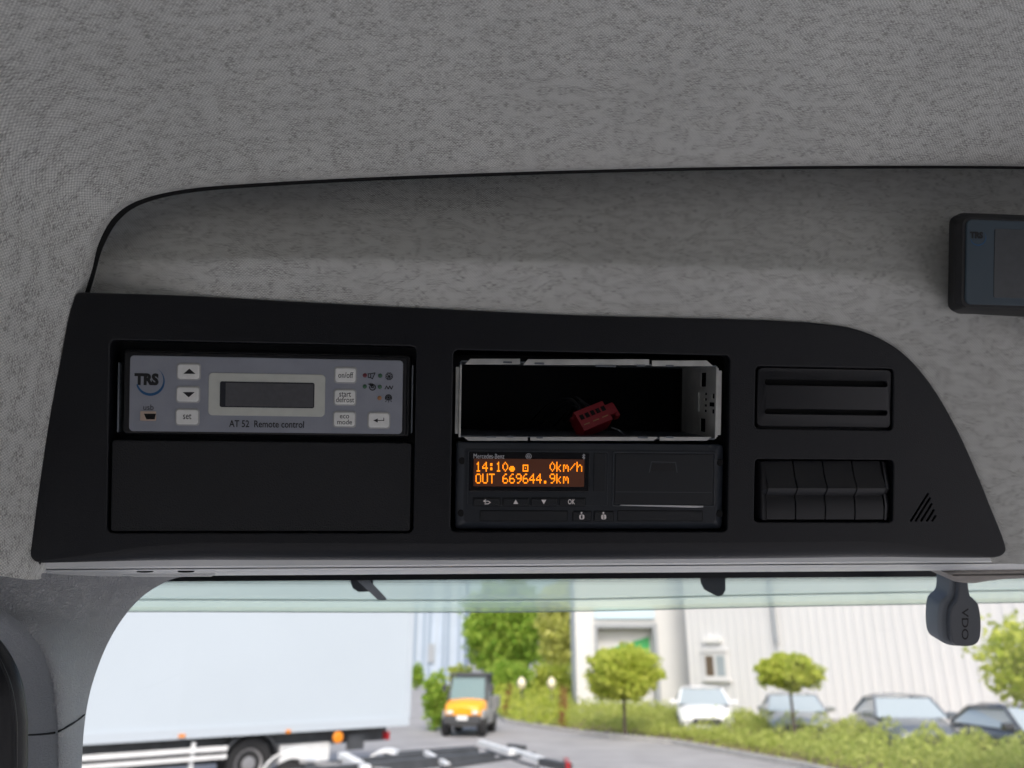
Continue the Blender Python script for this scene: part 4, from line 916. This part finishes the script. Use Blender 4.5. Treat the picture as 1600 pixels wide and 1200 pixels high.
# ---- parked cars
def car(label, px, py_roof, Y, rz, paint, tall=1.5, wd=1.8):
    p = aty(px, 1030, Y); root = wthing('parked_car', label, 'car', Vector((p.x, Y, .004)), rz, 'cars parked in front of the ribbed hall')
    h = wd/2; ln = 4.4; k = tall/1.5                       # front towards -y
    # lower body stations (y, half width, top z, bottom z)
    rs = []
    for y, hw2, zt2, zb2 in ((-2.2, .62*h/.9, .62, .34), (-2.12, .8*h/.9, .72, .24), (-1.9, h*.96, .82, .2), (-1.2, h, .92, .2), (-.7, h, .98, .2), (.8, h, 1.0, .2), (1.7, h*.97, 1.0, .22), (2.1, h*.9, .98, .26), (2.2, h*.8, .9, .35)):
        zt2 *= k
        rs.append([Vector((-hw2*.9, y, zb2)), Vector((hw2*.9, y, zb2)), Vector((hw2, y, zb2+.2)), Vector((hw2, y, zt2-.22)), Vector((hw2*.93, y, zt2-.06)), Vector((hw2*.6, y, zt2+.015)), Vector((0, y, zt2+.03)), Vector((-hw2*.6, y, zt2+.015)), Vector((-hw2*.93, y, zt2-.06)), Vector((-hw2, y, zt2-.22)), Vector((-hw2, y, zb2+.2))])
    bd = build('body', MB().rings(rs, True, True, True), paint, root, angle=60)
    cab = [(-1.0, .84*h/.9, .97*k), (-.25, .68*h/.9, tall-.05), (.1, .66*h/.9, tall), (.9, .64*h/.9, tall-.01), (1.4, .62*h/.9, tall-.1), (1.95, .78*h/.9, 1.0*k)]
    rf = []
    for y, hw2, z in cab[1:5]: rf.append([Vector((-hw2, y, z-.07)), Vector((-hw2*.9, y, z-.01)), Vector((0, y, z+.03)), Vector((hw2*.9, y, z-.01)), Vector((hw2, y, z-.07))])
    build('roof', MB().rings(rf, closed=False), paint, root)
    b0 = .86*h/.9; zb3 = .95*k
    for sgn in (-1, 1):
        build('side_window', MB().add([(sgn*b0, -.95, zb3), (sgn*b0, 1.85, zb3), (sgn*.62*h/.9, 1.38, tall-.16), (sgn*.68*h/.9, -.22, tall-.12)], [(0, 1, 2, 3)]), 'car_glass', root, smooth=False)
        build('roof_pillar', MB().tube([(sgn*b0, -.98, zb3), (sgn*.69*h/.9, -.24, tall-.08), (sgn*.64*h/.9, 1.38, tall-.14), (sgn*b0, 1.9, zb3)], .045, 6), paint, root)
        build('mirror', MB().prism(rr(sgn*(h+.12)-.12, zb3, sgn*(h+.12)+.12, zb3+.16, .05), .72, .86, .03), paint, root).rotation_euler = (math.pi/2, 0, 0)
        build('headlight', MB().add([(sgn*h*.92, -1.93, .62*k), (sgn*h*.45, -2.17, .56*k), (sgn*h*.5, -2.15, .7*k), (sgn*h*.9, -1.9, .78*k)], [(0, 1, 2, 3)]), 'lamp_clear', root, smooth=False)
        for y in (-1.35, 1.35):
            build('wheel', MB().rings([[Vector((sgn*(h-.1)+q2, y+math.cos(t/20*6.2832)*q, .32+math.sin(t/20*6.2832)*q)) for t in range(20)] for q, q2 in ((.2, -.11), (.31, -.11), (.33, 0), (.31, .11), (.2, .11))], True, True, True), 'tyre', root)
    build('windscreen', MB().rings([[Vector((x*b0, -1.0-.06*(1-x*x), zb3+.01)) for x in (-1, -.5, 0, .5, 1)], [Vector((x*.66*h/.9, -.27-.03*(1-x*x), tall-.08)) for x in (-1, -.5, 0, .5, 1)]], closed=False), 'car_glass', root)
    build('rear_window', MB().add([(-b0, 1.95, zb3), (b0, 1.95, zb3), (.6*h/.9, 1.42, tall-.13), (-.6*h/.9, 1.42, tall-.13)], [(0, 1, 2, 3)]), 'car_glass', root, smooth=False)
    build('grille', MB().prism(rr(-.45, .42, .45, .6, .05), 2.17, 2.22, .02), 'dark_plastic', root).rotation_euler = (math.pi/2, 0, 0)
car('white car parked in front of the hall, behind the rounded tree nearest the gate', 1092, 1077, 29, math.radians(-10), 'car_white', 1.5)
car('silver-grey car parked directly behind the small lollipop tree', 1231, 1087, 26.5, math.radians(-14), 'car_silver', 1.4)
car('dark grey estate car with bright windscreen, third from the gate', 1396, 1090, 23, math.radians(-12), 'car_grey', 1.48, 1.85)
car('black car at the right edge, partly hidden by the leafy tree', 1592, 1107, 19.5, math.radians(0), 'car_black', 1.42, 1.85)

# ---- vegetation
def blob_leaves(n, centres, size, flat=.8):
    mb = MB()
    for _ in range(n):
        c, r = random.choice(centres); 
        while True:
            d = Vector((random.uniform(-1, 1), random.uniform(-1, 1), random.uniform(-1, 1)))
            if .05 < d.length <= 1: break
        d = d.normalized()*(random.random()**.35); p = Vector(c)+Vector((d.x*r, d.y*r, d.z*r*flat))
        a = Vector((random.gauss(0, 1), random.gauss(0, 1), random.gauss(0, .6))).normalized(); b = a.orthogonal().normalized(); b.rotate(Matrix.Rotation(random.uniform(0, 6.28), 3, a))
        e = a.cross(b); s = size*random.uniform(.6, 1.3)
        mb.add([p-b*s, p+e*s*.55, p+b*s, p-e*s*.55], [(0, 1, 2, 3)])
    return mb
def quad_leaf(mb, p, size):
    a = Vector((random.gauss(0, 1), random.gauss(0, 1), random.gauss(.4, .7))).normalized(); b = a.orthogonal().normalized(); b.rotate(Matrix.Rotation(random.uniform(0, 6.28), 3, a))
    e = a.cross(b); s = size*random.uniform(.6, 1.3); mb.add([p-b*s, p+e*s*.55, p+b*s, p-e*s*.55], [(0, 1, 2, 3)])
def crown_leaves(n, c, rx, rz, lobes, size):
    mb = MB(); c = Vector(c); ph = [random.uniform(0, 6.28) for _ in range(6)]
    while len(mb.f) < n*.75:
        d = Vector((random.gauss(0, 1), random.gauss(0, 1), random.gauss(0, 1))).normalized()
        lump = 1+.11*math.sin(5*d.x+ph[0])*math.sin(4*d.z+ph[1])+.09*math.sin(9*d.y+ph[2])+.08*math.sin(11*d.z+7*d.x+ph[3])
        r = random.random()**.4*lump*.93; p = Vector((d.x*rx*r, d.y*rx*r, d.z*rz*r))
        if math.sin(p.x*9/rx+ph[4])+math.sin(p.z*8/rz+ph[5])+math.sin(p.y*8/rx+ph[0]) > 1.45: continue      # gaps
        quad_leaf(mb, c+p, size)
    mb2 = blob_leaves(int(n*.25), lobes, size); mb.add(mb2.v, mb2.f); return mb
def tree(label, nm, px, Y, base_z, crown, lobes, n, size, m, trunk_r=.07, group=None):
    """crown: pixel box of the crown"""
    x0, y0, x1, y1 = crown; a, b = aty(x0, y1, Y), aty(x1, y0, Y); bx = aty(px, 1060, Y).x
    root = wthing(nm, label, 'tree', Vector((bx, Y, 0)), 0, group); cx, cz2 = (a.x+b.x)/2-bx, (a.z+b.z)/2; rx, rz2 = (b.x-a.x)/2, (b.z-a.z)/2
    cs = []
    for _ in range(lobes):
        t = random.uniform(0, 6.28); q = random.random()**.5*.8; ph = random.uniform(-.72, .72)
        cs.append(((cx+math.cos(t)*q*rx*(1-.3*ph*ph), math.sin(t)*q*rx, cz2+ph*rz2), min(rx, rz2)*random.uniform(.3, .48)))
    build('trunk', MB().tube([(0, 0, 0), (.03, 0, cz2*.5), (cx*.5, 0, max(.6, cz2-rz2*.4)), (cx, 0, cz2+rz2*.3)], [trunk_r, trunk_r*.85, trunk_r*.6, trunk_r*.2], 8), 'bark', root)
    lm = MB()
    for c, r in cs[:8]: lm.tube([(cx*.4, 0, max(.6, cz2-rz2*.5)), tuple((Vector((cx, 0, cz2-rz2*.2))+Vector(c))/2), c], [trunk_r*.5, trunk_r*.3, trunk_r*.1], 5)
    build('limbs', lm, 'bark', root)
    build('crown', crown_leaves(n, (cx, 0, cz2), rx, rz2, cs, size), m, root, smooth=False)
tree('rounded bushy tree in front of the loading bay gate', 'round_tree', 972, 27, 0, (912, 1008, 1034, 1096), 34, 8000, .09, 'leaf_lime', .06)
tree('small lollipop tree with flat round crown in front of the white ribbed wall', 'round_tree', 1231, 23.5, 0, (1182, 1019, 1281, 1079), 30, 6500, .072, 'leaf_lime', .05)
tree('loose leafy tree cut off by the right edge of the view', 'leafy_tree', 1600, 14, 0, (1548, 960, 1690, 1120), 34, 2300, .075, 'leaf_lime', .05)
tree('full green tree far behind the utility vehicle', 'broad_tree', 780, 58, 0, (722, 900, 852, 1066), 40, 13000, .22, 'leaf_green', .16)
tree('yellowish green tree left of the loading bay', 'broad_tree', 868, 52, 0, (836, 905, 912, 1050), 30, 6000, .2, 'leaf_yellow', .14)
def bush(label, px, Y, box, m, n, size):
    x0, y0, x1, y1 = box; a, b = aty(x0, y1, Y), aty(x1, y0, Y); bx = (a.x+b.x)/2; top_ = b.z; rx = (b.x-a.x)/2
    root = wthing('bush', label, 'bush', Vector((bx, Y, 0)), 0, 'bushes along the far road'); cs = []
    for _ in range(16): cs.append(((random.uniform(-.75, .75)*rx, random.uniform(-.5, .5)*rx, random.uniform(.15, .8)*top_), min(rx, top_)*random.uniform(.25, .4)))
    build('foliage', crown_leaves(n, (0, 0, top_*.5), rx, top_*.52, cs, size), m, root, smooth=False)
    build('stem', MB().tube([(0, 0, 0), (0, .05, top_*.5)], [.05, .02], 6), 'bark', root)
bush('dark green bush beside the rear of the utility vehicle', 680, 30, (660, 1046, 706, 1092), 'leaf_green', 1500, .1)
bush('broad green bush right of the utility vehicle, below the full tree', 800, 44, (755, 1030, 835, 1086), 'leaf_green', 2400, .14)
bush('low bright green bush below the yellowish tree', 870, 46, (826, 1034, 905, 1082), 'leaf_lime', 2400, .14)
bush('small bush at the foot of the pale blue industrial building', 650, 70, (640, 1035, 664, 1056), 'leaf_green', 700, .16)
bush('small bush beside the dark window of the industrial building', 722, 62, (700, 1036, 740, 1058), 'leaf_lime', 900, .16)
# planting strip: an uncountable mass of low shrubs and grasses
def strip(name, label, m, n, size, hmul, ranges):
    mb = MB()
    F_ = smoothpath(fr_edge, 8); B2 = smoothpath(bk_edge, 8)
    for _ in range(n):
        t = random.choice(ranges); t = random.uniform(*t)*(len(F_)-1); i = min(int(t), len(F_)-2); f = t-i
        a = F_[i].lerp(F_[i+1], f); b = B2[i].lerp(B2[i+1], f); q = random.uniform(.03, .97); p = a.lerp(b, q)
        hh = (.22+.5*math.sin(math.pi*min(1, q*1.1))**.7)*hmul*.74*(1+.3*(i/(len(F_)-1)))*(1+.3*math.sin(p.x*2.3+p.y*1.1)+.25*math.sin(p.x*5.1-p.y*3.7)); z = .05+hh*random.random()**.5
        ax = Vector((random.gauss(0, 1), random.gauss(0, 1), random.gauss(0, .5))).normalized(); e1 = ax.orthogonal().normalized(); e1.rotate(Matrix.Rotation(random.uniform(0, 6.28), 3, ax)); e2 = ax.cross(e1); s = size*random.uniform(.5, 1.4)
        c = Vector((p.x, p.y, z)); mb.add([c-e1*s, c+e2*s*.5, c+e1*s, c-e2*s*.5], [(0, 1, 2, 3)])
    o = build(name, mb, m, smooth=False); o['kind'] = 'stuff'; o['label'] = label; o['category'] = 'shrubs'; return o
strip('shrub_strip', 'low yellow-green shrubs filling the planting strip beside the road', 'leaf_hedge', 52000, .06, 1.0, [(0, .9)])
strip('tall_grasses', 'taller bright green grasses at the left end of the planting strip', 'leaf_lime', 5000, .1, 1.5, [(.04, .32)])
strip('rust_grasses', 'rust-brown dry grasses in the planting strip near the road', 'leaf_rust', 1600, .08, 1.5, [(.15, .18), (.3, .315)])
# two small lanterns
for px, lb in ((815, 'cream globe lantern on a short post, left one of the pair'), (862, 'cream globe lantern on a short post, right one of the pair')):
    p = aty(px, 1070, 40); rt = wthing('lantern', lb, 'lantern', Vector((p.x, 40, 0)), 0, 'lanterns by the far path'); zc = p.z
    build('post', MB().tube([(0, 0, 0), (0, 0, zc-.2)], .05, 8), 'dark_plastic', rt)
    build('globe', MB().rings([[Vector((math.cos(k/14*6.2832)*r, math.sin(k/14*6.2832)*r, zc+h)) for k in range(14)] for r, h in ((.06, -.24), (.18, -.1), (.22, .08), (.14, .24), (.03, .36))], True, True, True), 'cream', rt)
